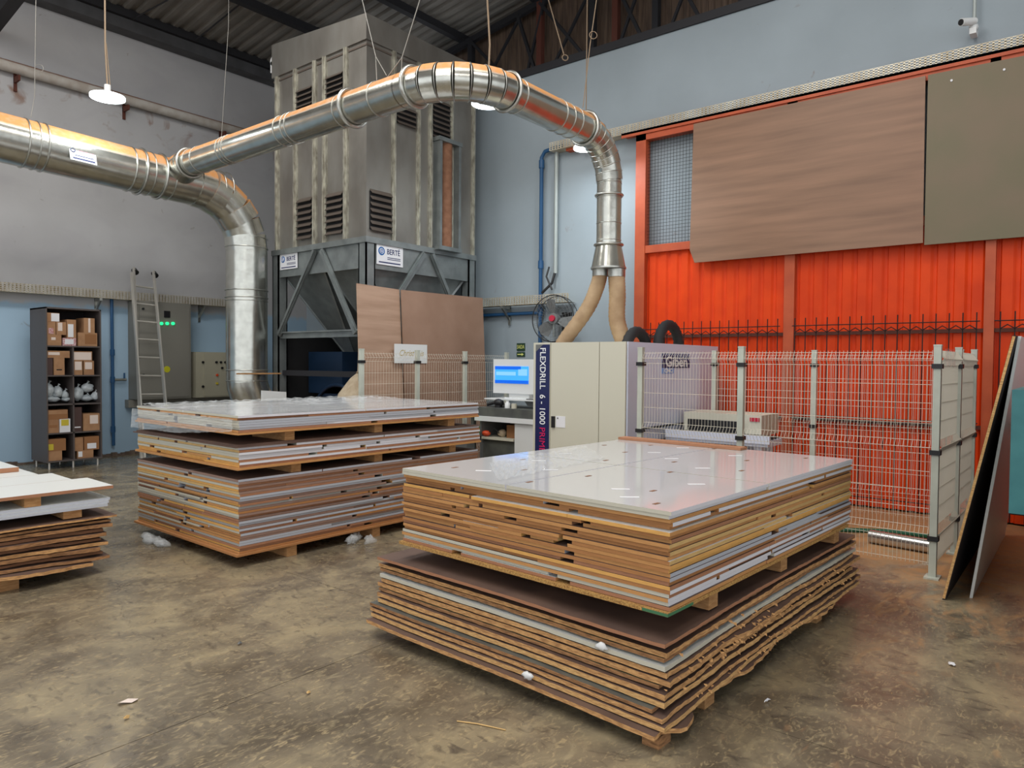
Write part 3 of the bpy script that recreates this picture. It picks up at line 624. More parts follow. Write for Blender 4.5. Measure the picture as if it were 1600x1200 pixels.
# ================================================================ DRILLING MACHINE
MX0,MX1,MY0,MY1=6.24,8.45,3.58,4.72; MZ=1.82
mc=thing('drilling_machine','large cream and white panel drilling machine with navy lettered stripe','machine',(7.3,4.1,0))
MB().box((MX0+.01,MY0+.02,.05),(MX1,MY1-.01,MZ-.01)).build('body',M['cream'],mc)
ys=on(937,600,0,MX0).y; ya=on(861,600,0,MX0).y; yb=on(839,600,0,MX0).y
MB().box((MX0-.012,MY0+.005,.12),(MX0+.01,ys-.004,MZ)).build('front_door',M['cream'],mc)
MB().box((MX0-.012,ys+.004,.12),(MX0+.01,ya-.004,MZ)).build('front_door',M['cream'],mc)
MB().box((MX0-.02,ya,.12),(MX0+.01,MY1,MZ)).build('corner_panel',M['cream'],mc)
st=MB().box((MX0-.026,ya+.005,.12),(MX0-.02,yb,MZ-.02)).build('navy_stripe',M['navy'],mc)
MB().add([(MX0-.028,yb,MZ-.02),(MX0-.028,yb,MZ-.1),(MX0-.028,yb-.1,MZ-.02)],[(0,1,2)]).build('stripe_corner',M['greyp'],st)
yc=(ya+yb)/2; w=abs(yb-ya)
text(None,'FLEXDRILL',.105,(MX0-.029,yc,(on(848,540,0,MX0).z+on(848,611,0,MX0).z)/2),(0,0,-1),(0,-1,0),M['lettwhite'],st,squeeze=.90,off=.001)
text(None,'6 - 1000',.105,(MX0-.029,yc,(on(848,615,0,MX0).z+on(848,664,0,MX0).z)/2),(0,0,-1),(0,-1,0),M['lettwhite'],st,squeeze=.92,off=.001)
text(None,'PRIME',.105,(MX0-.029,yc,(on(848,667,0,MX0).z+on(848,706,0,MX0).z)/2),(0,0,-1),(0,-1,0),M['magenta'],st,squeeze=.98)
P=on(866,659,0,MX0); MB().box((MX0-.03,P.y-.02,P.z-.06),(MX0-.01,P.y+.02,P.z+.06)).build('door_lock',M['black'],mc)
P=on(877,659,0,MX0); lb=MB().box((MX0-.016,P.y-.06,P.z-.06),(MX0-.01,P.y+.06,P.z+.06)).build('notice_label',M['paper'],mc)
MB().add([(MX0-.018,P.y+.045,P.z+.03),(MX0-.018,P.y+.025,P.z+.03),(MX0-.018,P.y+.035,P.z+.05)],[(0,1,2)]).build('warning_mark',M['black'],lb)
MB().box((MX0+.02,MY0-.005,.05),(MX1,MY0+.03,MZ)).build('side_cover',M['machwhite'],mc)
P=on(1000,656.5,1,MY0)
MB().box((MX0+.25,MY0-.03,.93),(MX1,MY0-.004,.945)).build('cover_lip',M['black'],mc)
MB().box((MX0+.1,MY0-.06,.78),(MX1-.3,MY0-.01,.80)).build('brush_strip',M['black'],mc)
# logo plate on side cover
A_=on(1034,552,1,MY0);B_=on(1076,577,1,MY0); cx=(A_.x+B_.x)/2; cz=(A_.z+on(1034,575,1,MY0).z)/2; lw=B_.x-A_.x; lh=A_.z-on(1034,575,1,MY0).z
lg=MB().box((cx-lw/2,MY0-.012,cz-lh/2),(cx+lw/2,MY0-.006,cz+lh/2)).build('logo_plate',M['logodark'],mc)
b=MB()
for k in range(14): 
    x=cx-lw/2+lw*(k+.5)/14; b.bar((x-.01,MY0-.0135,cz+lh*.32),(x+.01,MY0-.0135,cz+lh*.47),.008,.002,up=(0,1,0))
    if k>6: b.bar((x-.02,MY0-.0135,cz+lh*.08),(x+.015,MY0-.0135,cz+lh*.3),.007,.002,up=(0,1,0))
b.build('logo_stripes',M['machwhite'],lg)
text(None,'Giben',lh*.98,(cx,MY0-.0145,cz-lh*.1),(1,0,0),(0,0,1),M['lettwhite'],lg,squeeze=lw*.86/(lh*2.5),off=.003)
l2=MB().box((cx-lw/2,MY0-.012,cz-lh*.5-lh*.38),(cx-lw*.1,MY0-.006,cz-lh*.5)).build('logo_plate',mat('pale_blue_print',S(120,160,220),.5),mc)
text(None,'CNC',lh*.4,(cx-lw*.3,MY0-.0145,cz-lh*.69),(1,0,0),(0,0,1),M['lettwhite'],l2,squeeze=1.3,off=.003)
# corrugated cable loops on top
for (x0,x1,y,zt,lab) in ((7.25,7.85,4.2,2.03,''),(7.75,8.4,4.05,2.13,'')):
    R=(x1-x0)/2-.05; c=((x0+x1)/2,y,zt-R-.05); pts=[]
    pts=[(c[0]-R,y,MZ-.02)]+[(c[0]-R*math.cos(math.pi*k/26),y,c[2]+R*math.sin(math.pi*k/26)) for k in range(27)]+[(c[0]+R,y,MZ-.02)]
    MB().tube(pts,[.058+(.008 if i%2 else 0) for i in range(len(pts))],12).build('corrugated_cable_hose',M['rubber'],mc)
MB().cyl((7.95,4.1,MZ),(7.95,4.1,MZ+.1),.06,12).build('cable_gland',M['black'],mc)
# outfeed tables
ot=thing('outfeed_table','white and grey slatted outfeed table of the drilling machine behind the fence','machine table',(7.6,3,0))
MB().box((6.95,2.42,.80),(7.36,3.5,.86)).box((6.93,2.40,.83),(6.96,3.5,.91)).build('table_bed',M['machwhite'],ot)
b=None
for k in range(4): MB().box((6.98+k*.095,2.42,.865),(7.03+k*.085,3.5,.885)).build('belt_strip',M['black'],ot)
for x,y in ((7.0,2.5),(7.27,2.5),(7.0,3.35),(7.27,3.35)): MB().box((x,y,0),(x+.07,y+.07,.8)).build('leg',M['machwhite'],ot)
MB().box((7.08,2.75,.1),(7.26,3.3,.78)).build('drive_box',M['dkgrey'],ot)
ub=thing('machine_unit','low white clamping unit on the far side of the outfeed table','machine unit',(7.63,3.07,.9))
MB().box((7.38,2.64,.86),(7.88,3.5,1.075)).build('unit_housing',M['cream'],ub); MB().box((7.365,2.82,.88),(7.38,3.45,1.0)).build('front_opening',M['black'],ub)
MB().box((7.37,2.66,1.01),(7.38,2.76,1.05)).build('warning_label',M['red'],ub); MB().box((7.42,2.7,0),(7.84,3.45,.86)).build('pedestal',M['machwhite'],ub)
# ================================================================ CONSOLE
ds=thing('control_desk','white and dark grey control desk left of the drilling machine','desk',(6.9,5.4,0))
MB().box((6.78,4.74,.93),(7.45,6.05,1.04)).build('dark_tray_body',M['dkgrey'],ds)
MB().box((6.76,4.74,.87),(7.45,6.06,.93)).build('white_worktop',M['white'],ds)
MB().box((6.80,4.74,0.05),(7.4,5.44,.86)).build('side_cabinet',M['white'],ds)
lb=MB().box((6.79,4.86,.74),(6.798,5.0,.82)).build('warning_label',M['red'],ds); MB().box((6.79,4.9,.64),(6.798,4.97,.74)).build('label_figure',M['paper'],ds)
MB().box((6.8,5.46,.64),(7.4,6.0,.67)).build('lower_shelf',M['cream'],ds); MB().box((6.84,5.46,.02),(6.86,6.0,.63)).build('grey_panel',M['dkgrey'],ds)
MB().box((7.38,5.46,.05),(7.41,6.0,.86)).build('back_panel',M['greyp'],ds); MB().box((6.8,5.98,.05),(7.4,6.0,.87)).build('end_panel',M['greyp'],ds)
MB().box((6.82,6.1,.96),(7.5,6.9,.99)).box((6.9,6.2,0),(6.95,6.25,.96)).box((6.9,6.8,0),(6.95,6.85,.96)).build('side_table_top',M['dkgrey'],ds)
sh=thing('monitor_shelf','thin white shelf on a grey bracket under the monitor','shelf',(7.05,5.5,1.14))
MB().box((6.9,4.75,1.135),(7.3,6.02,1.15)).build('shelf_board',M['white'],sh); MB().add([(7.0,4.76,1.13),(7.0,5.45,1.13),(7.0,5.4,1.07),(7.0,5.25,1.05),(7.0,4.76,1.05),(7.2,4.76,1.13),(7.2,5.45,1.13),(7.2,5.4,1.07),(7.2,5.25,1.05),(7.2,4.76,1.05)],[(0,1,2,3,4),(9,8,7,6,5),(1,6,7,2),(2,7,8,3),(3,8,9,4)]).build('arm_bracket',M['greyp'],sh)
MB().box((7.2,4.9,1.04),(7.26,4.96,1.135)).build('support_post',M['greyp'],sh)
mo=thing('monitor','white all in one monitor showing a blue screen','monitor',(7.1,5.6,1.2))
my0,my1=on(833,560,0,7.0).y-.06,on(771,560,0,7.0).y
MB().box((7.0,my0,1.215),(7.06,my1,1.645)).build('housing',M['white'],mo)
a=on(774,572,0,7.0);c=on(826,600,0,7.0); s0,s1=c.y,a.y; z0,z1=c.z,a.z
sc_=MB().box((6.995,s0,z0),(7.0,s1,z1)).build('screen',M['screen'],mo)
MB().box((6.993,s0,z0),(6.995,s1,z0+.04)).box((6.993,s0+.12,z1-.04),(6.995,s1,z1)).build('screen_bar',M['screen2'],sc_)
MB().box((6.993,s0+.2,z0+.1),(6.995,s1-.02,z1-.07)).box((6.993,s0+.02,z0+.1),(6.995,s0+.16,z0+.18)).build('screen_window',M['screen3'],sc_)
MB().box((7.03,5.4,1.152),(7.10,5.72,1.22)).box((6.96,5.38,1.151),(7.2,5.74,1.163)).build('stand',M['white'],mo)
kb=thing('keyboard','dark keyboard lying on the thin white shelf','keyboard',(6.97,5.2,1.16)); MB().box((6.92,4.8,1.151),(6.955,5.36,1.165)).build('keyboard_body',M['greyp'],kb)
bk=MB()
it=thing('power_sander','small black handheld power tool on the desk','tool',(6.85,5.75,1.06))
MB().ball((6.9,5.78,1.10),.055,10,6,(1,1.4,.9)).cyl((6.9,5.84,1.1),(6.88,5.95,1.07),.02,8).build('tool_body',M['black'],it); MB().cyl((6.9,5.78,1.04),(6.9,5.78,1.07),.05,12).build('tool_pad',M['black'],it)
it=thing('spray_bottle','white bottle with pink label under the monitor shelf','bottle',(6.88,5.6,1.04)); MB().tube([(6.88,5.62,1.041),(6.88,5.62,1.1),(6.88,5.62,1.11),(6.88,5.62,1.128)],[.035,.035,.02,.02],12).build('bottle_body',M['white'],it)
it=thing('glue_jar','small pale yellow jar beside the white bottle','jar',(6.86,5.5,1.04)); MB().cyl((6.86,5.5,1.041),(6.86,5.5,1.1),.035,12).build('jar_body',M['cream'],it)
it=thing('paper_sheets','loose white paper sheets on the table left of the tray','paper',(6.9,6.4,1.0))
for k in range(4): MB(Matrix.Translation((6.92+.05*k,6.25+.12*k,.992+.003*k))@Matrix.Rotation(.3*k,4,'Z')).add([(-.1,-.15,0),(.1,-.15,.0),(.1,0,.012),(.1,.15,0),(-.1,.15,.02),(-.1,0,.005)],[(0,1,2,5),(5,2,3,4)]).build('paper_sheet',M['paper'],it)
it=thing('cardboard_box','small brown cardboard box on the cream shelf below the desk','box',(6.95,5.6,.67)); MB().box((6.88,5.50,.671),(7.05,5.63,.83)).build('carton',M['card2'],it)
it=thing('glue_bag','crumpled beige bag beside the small brown carton','bag',(6.95,5.75,.67)); MB().ball((6.93,5.74,.72),.055,9,6,(1,1.1,.9),jit=.15).build('bag_body',M['sack'],it)
it=thing('green_basket','green plastic tray poking out behind the wrapped stack','tray',(6.6,6.1,.8)); MB().box((6.5,5.95,.70),(6.74,6.45,.80)).box((6.5,5.95,.80),(6.52,6.45,.84)).build('tray_body',M['greenp'],it); MB().box((6.55,6.0,0),(6.7,6.4,.7)).build('stand',M['greyp'],it)
it=thing('orange_tool','small orange tool at the edge of the cream shelf','tool',(6.85,5.95,.68)); MB().ball((6.84,5.93,.71),.045,9,6,(1,1.5,.8)).build('tool_body',M['orangep'],it); MB().tube([(6.84,5.88,.73),(6.85,5.8,.78),(6.9,5.74,.7)],.008,6).build('tool_cable',M['black'],it)
# wall fan
fn=thing('wall_fan','wall fan with three dark grey blades and a red hub','fan',(8.6,6.12,2.26))
c=Vector((8.50,6.11,2.25)); ax=Vector((-1,-.12,.05)).normalized()
MB().torus(c,ax,.34,.008,40,5).torus(c+ax*(-.14),ax,.34,.006,40,5).build('cage_ring',M['black'],fn)
b=MB(); u=ax.orthogonal().normalized(); w_=ax.cross(u)
for r in (.12,.17,.22,.27,.31): b.torus(c+ax*.02,ax,r,.0018,32,4)
for k in range(30):
    a=2*math.pi*k/30; d=u*math.cos(a)+w_*math.sin(a); b.tube([c+ax*.03+d*.09,c+ax*.02+d*.3,c+d*.34,c-ax*.14+d*.34],.0018,4,False)
b.build('cage_wires',M['greyp'],fn)
for k in range(3):
    a=2*math.pi*k/3+.5; vs=[]; 
    for (r,da,tw) in ((.06,-.35,.02),(.15,-.42,.035),(.27,-.30,.045),(.31,.05,.02),(.28,.42,-.02),(.15,.45,-.035),(.06,.35,-.02)):
        d=u*math.cos(a+da)+w_*math.sin(a+da); vs.append(c-ax*.06+d*r+ax*tw)
    m2=MB().add(vs,[tuple(range(7))]); m2.add([v-ax*.004 for v in vs],[tuple(range(7))[::-1]]); m2.build('blade',M['greyp'],fn)
MB().cyl(c-ax*.1,c+ax*.0,.08,18).build('hub',M['greyp'],fn); MB().cyl(c,c+ax*.035,.045,14).build('hub_badge',M['red'],fn)
MB().cyl(c-ax*.1,c-ax*.28,.075,14).bar(c-ax*.2,(8.88,6.12,2.2),.05,.05).box((8.86,6.04,2.02),(8.9,6.2,2.36)).build('motor_bracket',M['black'],fn)
# ================================================================ FENCES
def post(t,x,y,h=1.75,clamps=(1.6,.95,.3)):
    p=MB().box((x-.025,y-.025,0.012),(x+.025,y+.025,h)).build('post',M['fencepaint'],t)
    MB().box((x-.027,y-.027,h),(x+.027,y+.027,h+.012)).build('post_cap',M['fencepaint'],p)
    for z in clamps: MB().box((x-.036,y-.036,z-.018),(x+.036,y+.036,z+.018)).build('clamp',M['black'],p)
    MB().box((x-.07,y-.05,0),(x+.07,y+.05,.012)).build('foot_plate',M['fencepaint'],p)
def prof(z):
    for c0 in (1.655,.985,.33):
        d=abs(z-c0)
        if d<.05: return .035*(1-d/.05)
    return 0
def mesh(t,p,q,z0=.09,z1=1.72,n=(0,-1,0),sp=.03,r=.0016):
    p=Vector((p[0],p[1],0));q=Vector((q[0],q[1],0)); d=(q-p); L=d.length; d.normalize(); n=Vector(n); b=MB()
    zs=[z0,.28,.33,.38,.935,.985,1.035,1.605,1.655,1.705,z1]
    k=0; cnt=int(L/sp)
    for i in range(cnt+1):
        c=p+d*(i*L/cnt); pts=[c+n*prof(z)+Vector((0,0,z)) for z in zs]
        b.tube(pts,r,4,False,smooth=False)
    for z in (z0+.02,.28,.33,.38,.52,.66,.8,.935,.985,1.035,1.18,1.32,1.46,1.605,1.655,1.705):
        b.tube([p+n*(prof(z)-.003)+Vector((0,0,z)),q+n*(prof(z)-.003)+Vector((0,0,z))],r*1.2,4,False,smooth=False)
    b.build('mesh_panel',M['wire'],t)
def fence(label,pts,n,sp=.03,r=.0016):
    t=thing('safety_fence',label,'fence',(pts[0][0],pts[0][1],0))
    for x,y in pts: post(t,x,y)
    for i in range(len(pts)-1):
        a=Vector(pts[i]);c=Vector(pts[i+1]);d=(c-a).normalized()*.035; mesh(t,a+d,c-d,n=n,sp=sp,r=r)
    return t
fence('front run of white wire mesh fence with three posts, nearest the tall stack',[(6.20,.90),(6.22,2.41),(6.24,3.42)],(-1,0,0))
fence('end run of wire mesh fence beside the leaning boards',[(7.13,.88),(8.06,.87)],(0,-1,0),.026,.0022)
t=thing('safety_fence','short mesh panel joining the front corner post to the end run','fence',(6.3,.9,0)); mesh(t,(6.24,.90),(7.09,.88),n=(0,-1,0),sp=.026,r=.0022)
fence('rear run of white wire mesh fence close to the orange gate',[(8.06,.98),(7.98,2.30),(7.95,3.40)],(-1,0,0))
fence('wire mesh fence standing in front of the brown plywood sheets',[(5.76,7.05),(6.71,7.05),(7.65,7.05),(8.6,7.05)],(0,-1,0),.045,.0014)
pf=thing('plastic_wrap','torn clear film hanging on the fence corner','plastic film',(6.6,.86,1.7))
b=MB(); vs=[];nx=12
for j in range(5):
    for i in range(nx): vs.append((6.22+i*.05,.865-rnd.random()*.012,1.74-j*.035-rnd.random()*.01))
b.add(vs,[(j*nx+i,j*nx+i+1,(j+1)*nx+i+1,(j+1)*nx+i) for j in range(4) for i in range(nx-1)]).build('film',M['film'],pf)
# roller tube, hose
rt=thing('steel_tube','shiny steel tube lying on the dusty floor behind the fence','tube',(7.0,1.2,.06)); MB().tube([(7.05,1.52,.062),(6.98,.98,.062)],.06,18,False).build('tube_body',M['chrome'],rt)
gh=thing('garden_hose','dark green hose lying on the dusty floor behind the steel tube','hose',(7.4,1.5,0)); MB().tube([(7.1,2.35,.02),(7.3,1.9,.02),(7.55,1.5,.02),(7.6,1.1,.02),(7.75,.98,.02)],.022,8).build('hose_body',M['hosegreen'],gh)
# ================================================================ LEANING BOARDS (right)
def lean(lab,x0,x1,y0,dy,z1,mt,th=.018,skew=-.06,edge=None):
    t=thing('leaning_board',lab,'board',((x0+x1)/2,y0,0))
    pts=[(x0,y0,0.0),(x1,y0,0.0),(x1+skew,y0-dy,z1),(x0+skew,y0-dy,z1)]
    slab(pts,(0,-1,-.19*0),th,mt,'sheet',t)
    if edge: MB().bar((x0-.001,y0-.009,.01),(x0+skew-.001,y0-dy-.009,z1-.005),.016,.004,up=(1,0,0)).build('cut_edge',edge,t)
lean('tall dark backed board leaning right, raw edge toward the fence',5.66,8.1,.76,.36,1.80,M['cabin'],.02,-.08,M['rough3'])
lean('tall white faced board leaning just right of the dark backed one',5.83,8.2,.62,.24,1.80,M['lamb'],.018,-.10)
tm=thing('teal_machine','teal painted steel machine frame cut off by the right picture edge','machine',(5.2,-.2,0))
MB().box((4.75,-.9,.80),(5.5,.335,1.475)).build('steel_body',M['teal'],tm)
MB().box((4.74,-.9,.86),(4.75,.22,1.40)).build('recess_panel',M['rust'],tm)
MB().box((5.5,-2.2,.0),(8.2,-.25,1.45)).build('unseen_shade_body',M['dkgrey'],tm)  # unseen body added beyond the right edge to shade the leaning boards
MB().box((4.8,-.7,0),(4.9,.1,.8)).box((5.35,-.7,0),(5.45,.1,.8)).build('leg',M['greyp'],tm)
slab([(4.70,.25,1.10),(4.70,-.1,1.02),(4.70,-.1,.92),(4.70,.08,.96),(4.70,.13,1.0)],(-1,0,0),.01,M['ply2'],'jagged_offcut',tm)
# ================================================================ SHELF CABINET
cb=thing('shelf_cabinet','tall dark open shelf cabinet against the left wall','cabinet',(4.18,11.9,0))
CX0,CX1,CY0,CY1=3.82,4.56,11.67,12.30
SZ=[.125,.53,.95,1.37,1.80,2.33]
MB().box((CX0,CY0,.1),(CX0+.018,CY1,2.35)).build('side_panel',M['cab'],cb); MB().box((CX1-.018,CY0,.1),(CX1,CY1,2.35)).build('side_panel',M['cab'],cb)
MB().box((CX0,CY1-.01,.1),(CX1,CY1,2.35)).build('back_panel',M['cabin'],cb)
for z in SZ[:5]: MB().box((CX0+.018,CY0+.005,z-.02),(CX1-.018,CY1-.01,z)).build('shelf',M['cab'],cb)
MB().box((CX0,CY0,2.33),(CX1,CY1,2.352)).build('top_panel',M['cab'],cb)
cm=4.175; MB().box((cm-.009,CY0+.005,.125),(cm+.009,CY1-.01,1.78)).build('divider',M['cab'],cb)
for x in (CX0+.04,cm,CX1-.05):
    for y in (CY0+.04,CY1-.08): MB().cyl((x,y,0),(x,y,.105),.014,8).build('leg',M['alu'],cb)
def cx_(px,py): return on(px,py,1,CY0+.03)
def carton(lab,x0,x1,y0,y1,shelf,m1='card',patch=None,cat='box',name='cardboard_box',base=None,d=.3,px=(.1,.1,.9,.9),yoff=0):
    a=cx_(x0,y0); c=cx_(x1,y1); z1=a.z; z0=(SZ[shelf]+.001) if base is None else base
    h=cx_(x0,y0).z-cx_(x0,y1).z
    h=min(h,SZ[shelf+1]-.025-z0)
    t=thing(name,lab,cat,((a.x+c.x)/2,CY0+.1,z0))
    xa,xb=max(a.x,CX0+.022),min(c.x,CX1-.022)
    MB().box((xa,CY0+.03+yoff,z0),(xb,CY0+.03+yoff+d,z0+h)).build('carton',M[m1],t)
    yy=CY0+.03+yoff
    if patch: 
        w=xb-xa; MB().box((xa+w*px[0],yy-.003,z0+h*px[1]),(xa+w*px[2],yy,z0+h*px[3])).build('label_patch',M[patch],t)
    return z0+h+.001
G=dict
# top shelf (index 4)
z=carton('brown carton lying low at the bottom left of the top shelf',71,96,522,539,4,patch='tape',px=(.3,.5,.6,.75))
za_=carton('carton with a pink label, second level left on the top shelf',71,87,501,521,4,patch='redcard',base=z,px=(.2,.05,.75,.5))
zb_=carton('carton with shiny tape next to the pink labelled one',88,103.5,501,521,4,patch='tape',base=z,px=(.15,.3,.6,.95))
carton('white and brown carton topmost at the left of the top shelf',71,93,485,499,4,patch='paper',base=za_,px=(.35,.05,.98,.95))
z=carton('red and white carton at the middle of the top shelf',98,119,528,540,4,'redcard',patch='paper',px=(.15,.2,.8,.85))
carton('tall carton with white tape standing on the red one',104.5,119,498,527,4,patch='paper',base=z,px=(.1,.05,.7,.75))
z=carton('large plain carton at the right end of the top shelf',122,152,520,541,4,'card',patch='card2',px=(.35,.15,.95,.9))
carton('carton with vertical tape standing on the large plain one',131,148,496,519,4,patch='tape',base=z,px=(.4,.02,.6,.98))
# second row (3)
z=carton('dark grey folder box at the left of the second row',71,82.5,558,585,3,'darkcard')
z2=carton('upright brown carton beside the dark folder box',84,101,558,585,3,patch='dark',px=(.25,.28,.75,.34))
carton('flat carton with shiny tape bridging the two boxes in the second row',71,109,546,557,3,patch='tape',base=z2,px=(.05,.4,.55,.8))
z=carton('taped carton left in the right half of the second row',114.5,129,563,585,3,patch='tape',px=(.15,.35,.9,.95))
carton('taped carton right in the right half of the second row',131,147,563,585,3,patch='tape',px=(.1,.4,.8,.9))
carton('wide flat taped carton on top of two in the second row',113.5,144,547,562,3,patch='tape',base=z,px=(.05,.1,.95,.9))
# bags row (2)
def bag(lab,px,py,r,sc=(1,1,1)):
    P=on(px,py,1,CY0+.16); t=thing('plastic_bag',lab,'bag',P); rr=r
    z0=P.z
    MB().ball((P.x,CY0+.16,z0),rr,11,8,sc,jit=.16).build('bag_body',M['bag'],t)
    MB().tube([(P.x,CY0+.16,z0+rr*sc[2]*.85),(P.x+.01,CY0+.16,z0+rr*sc[2]*1.2),(P.x+.02,CY0+.15,z0+rr*sc[2]*1.45)],[.015,.008,.02],7).build('bag_knot',M['bag'],t)
for l,px,py,r,sc in (('round white bag upright at the far left of the bag row',76,610,.075,(1,1,1.3)),('flat white bag lowest at the left of the bag row',82,623.5,.085,(1.2,1,.5)),('knotted grey bag in the middle of the left bag compartment',90,612,.07,(1,1,1.1)),('small knotted bag at the right of the left bag compartment',101,617,.06,(.9,1,1.0)),('low crumpled bag lying at the right front of the left compartment',103,624,.055,(1.1,1,.55)),
    ('white bag standing at the left of the right bag compartment',121,616,.08,(1,1,1.3)),('grey bag heaped at the top of the right bag compartment',136,606,.075,(1.2,1,.9)),('low white bag in the middle of the right bag compartment',135,622,.07,(1.3,1,.65)),('round white roll of film at the right end of the bag row',148.5,619,.062,(1,1,1.05))): bag(l,px,py,r,sc)
# fourth row (1)
z=carton('brown carton with print at the left of the fourth row',71,92,651,672,1,patch='card2',px=(.15,.4,.85,.6))
carton('carton with a white and yellow label in the fourth row',93,110,651,672,1,'paper',patch='yellowp',px=(.15,.5,.85,.95))
carton('two flat plain cartons bundled on top in the fourth row',75,106,635,650,1,'card2',patch='card',base=z,px=(.02,.55,.98,.95))
carton('tall dark brown carton with a red print in the fourth row',113.5,128,633,671,1,'darkcard',patch='paper',px=(.1,.15,.85,.2))
carton('wide carton with shiny tape at the right of the fourth row',130,156,643,670,1,patch='tape',px=(.4,.4,.9,.9))
# bottom row (0)
z=carton('plain brown carton lowest at the left of the bottom row',71,97,704,719,0,'card')
carton('carton with yellow and blue print in the bottom row',71,103,684,703,0,'card2',patch='yellowp',base=z,px=(.02,.1,.3,.6))
z=carton('carton with a torn white label lowest at the right of the bottom row',121,146,702,714,0,'card',patch='paper',px=(.05,.2,.3,.9))
carton('plain carton left of the white labelled one in the bottom row',114,130,680,701,0,'card',base=z)
carton('carton with a white label right in the bottom row',131.5,155,680,701,0,'card2',patch='paper',base=z,px=(.2,.1,.8,.5))
# ================================================================ LADDER
ld=thing('extension_ladder','tall aluminium extension ladder leaning against the left wall','ladder',(5.1,11.2,0))
def lp(s,side,off=0): # s: 0 foot..1 top
    a=Vector((4.93,11.2,0)) if side==0 else Vector((5.37,11.2,0)); b_=Vector((5.33,12.34,3.12)) if side==0 else Vector((5.65,12.34,3.10))
    p=a.lerp(b_,s); return p+Vector((-off*.6,-off,off*.3))
for sd in (0,1): MB().bar(lp(0,sd),lp(1,sd),.024,.05,up=(0,1,0)).build('stile',M['alu'],ld)
MB().bar(lp(.03,0,.075)+Vector((.06,0,0)),lp(.96,0,.075)+Vector((-.03,0,0)),.022,.05,up=(0,1,0)).build('stile',M['alu'],ld)
MB().bar(lp(.03,1,.075)+Vector((.02,0,0)),lp(.96,1,.075)+Vector((.01,0,0)),.022,.05,up=(0,1,0)).build('stile',M['alu'],ld)
for k in range(10): MB().cyl(lp(.06+.0935*k,0),lp(.06+.0935*k,1),.015,8).build('rung',M['alu'],ld)
for sd in (0,1): MB().cyl(lp(.99,sd)+Vector((.03,-.02,-.05)),lp(.99,sd)+Vector((.03,.06,.0)),.045,12).build('end_wheel',M['black'],ld)
# ================================================================ ELECTRICAL BOXES
ec=thing('electrical_cabinet','tall grey electrical cabinet with three green lamps behind the ladder','electrical cabinet',(5.8,12.4,1.7))
MB().box((5.36,12.3,.94),(6.27,12.64,2.585)).build('enclosure',M['elec'],ec); MB().box((5.39,12.285,.97),(6.24,12.3,2.56)).build('cabinet_door',M['elec'],ec)
for px in (252,261,270): P=on(px,505.5,1,12.28); MB().cyl((P.x,12.285,P.z),(P.x,12.26,P.z),.027,14).build('green_lamp',M['green'],ec)
P=on(261,491,1,12.28); MB().box((P.x-.05,12.27,P.z-.055),(P.x+.05,12.286,P.z+.055)).build('meter',M['black'],ec)
P=on(261,577,1,12.28); MB().cyl((P.x,12.285,P.z),(P.x,12.279,P.z),.055,18).build('yellow_sticker',M['yellow'],ec)
for z in (2.45,1.35): MB().cyl((5.45,12.286,z),(5.45,12.27,z),.02,10).build('lock',M['black'],ec)
ec=thing('electrical_cabinet','smaller beige electrical box with switches beside the wide duct','electrical cabinet',(6.9,12.4,1.3))
MB().box((6.36,12.3,.94),(7.6,12.64,1.75)).build('enclosure',M['elec2'],ec); MB().box((6.50,12.285,.96),(7.57,12.3,1.73)).build('cabinet_door',M['elec2'],ec)
for px,py,m_ in ((338,566,'black'),(345,566,'black'),(352,566,'black'),(347,575,'black'),(339,586,'orangep'),(339,599,'yellowp'),(317,566,'black'),(317,604,'black')): P=on(px,py,1,12.28); MB().cyl((P.x,12.285,P.z),(P.x,12.265,P.z),.022,10).build('switch_knob',M[m_],ec)
MB().box((5.3,12.5,.80),(7.6,12.64,.93)).build('cable_duct',M['elec'],ec)
# ================================================================ HANGING LAMPS AND WIRES
def lamp(lab,px,py,z,power,rd=.19,top=8.0,body='white'):
    P=on(px,py,2,z); t=thing('hanging_lamp',lab,'lamp',P)
    MB().cyl((P.x,P.y,P.z),(P.x,P.y,P.z+.03),rd,24).build('led_disc',M['led'],t)
    MB().tube([(P.x,P.y,P.z+.03),(P.x,P.y,P.z+.055)],[rd*.98,rd*.6],24).cyl((P.x,P.y,P.z+.055),(P.x,P.y,P.z+.16),.035,12).build('heat_sink',M[body],t)
    l=bpy.data.lights.new('lamp_light','AREA'); l.shape='DISK'; l.size=rd*2; l.energy=power; l.color=(.88,.96,1)
    o=bpy.data.objects.new('lamp_light',l); COL.objects.link(o); o.location=(P.x,P.y,P.z-.02)
    return t,P
t,P=lamp('bright round hanging lamp above the wide duct at upper left',168,154,4.72,14)
MB().tube([(P.x,P.y,P.z+.16),(P.x-.02,P.y,P.z+.6),(P.x-.02,P.y,rz(P.y)-.1)],.01,5).tube([(P.x+.03,P.y,P.z+.16),(P.x-.01,P.y,P.z+.65)],.006,5).build('lamp_cable',M['rope'],t)
t,P=lamp('bright hanging lamp half hidden behind the elbow of the branch duct',762,163,4.62,30,.19)
MB().tube([(P.x,P.y,P.z+.16),(P.x+.03,P.y,P.z+.7),(P.x-.02,P.y,P.z+1.2),(P.x,P.y,rz(P.y)-.1)],.012,5).build('lamp_cable',M['rope'],t)
t,P=lamp('hanging lamp peeking out below the branch duct near the right wall',915,233,4.45,18,.16)
MB().tube([(P.x,P.y,P.z+.16),(P.x,P.y,rz(P.y)-.1)],.008,5).build('lamp_cable',M['rope'],t)
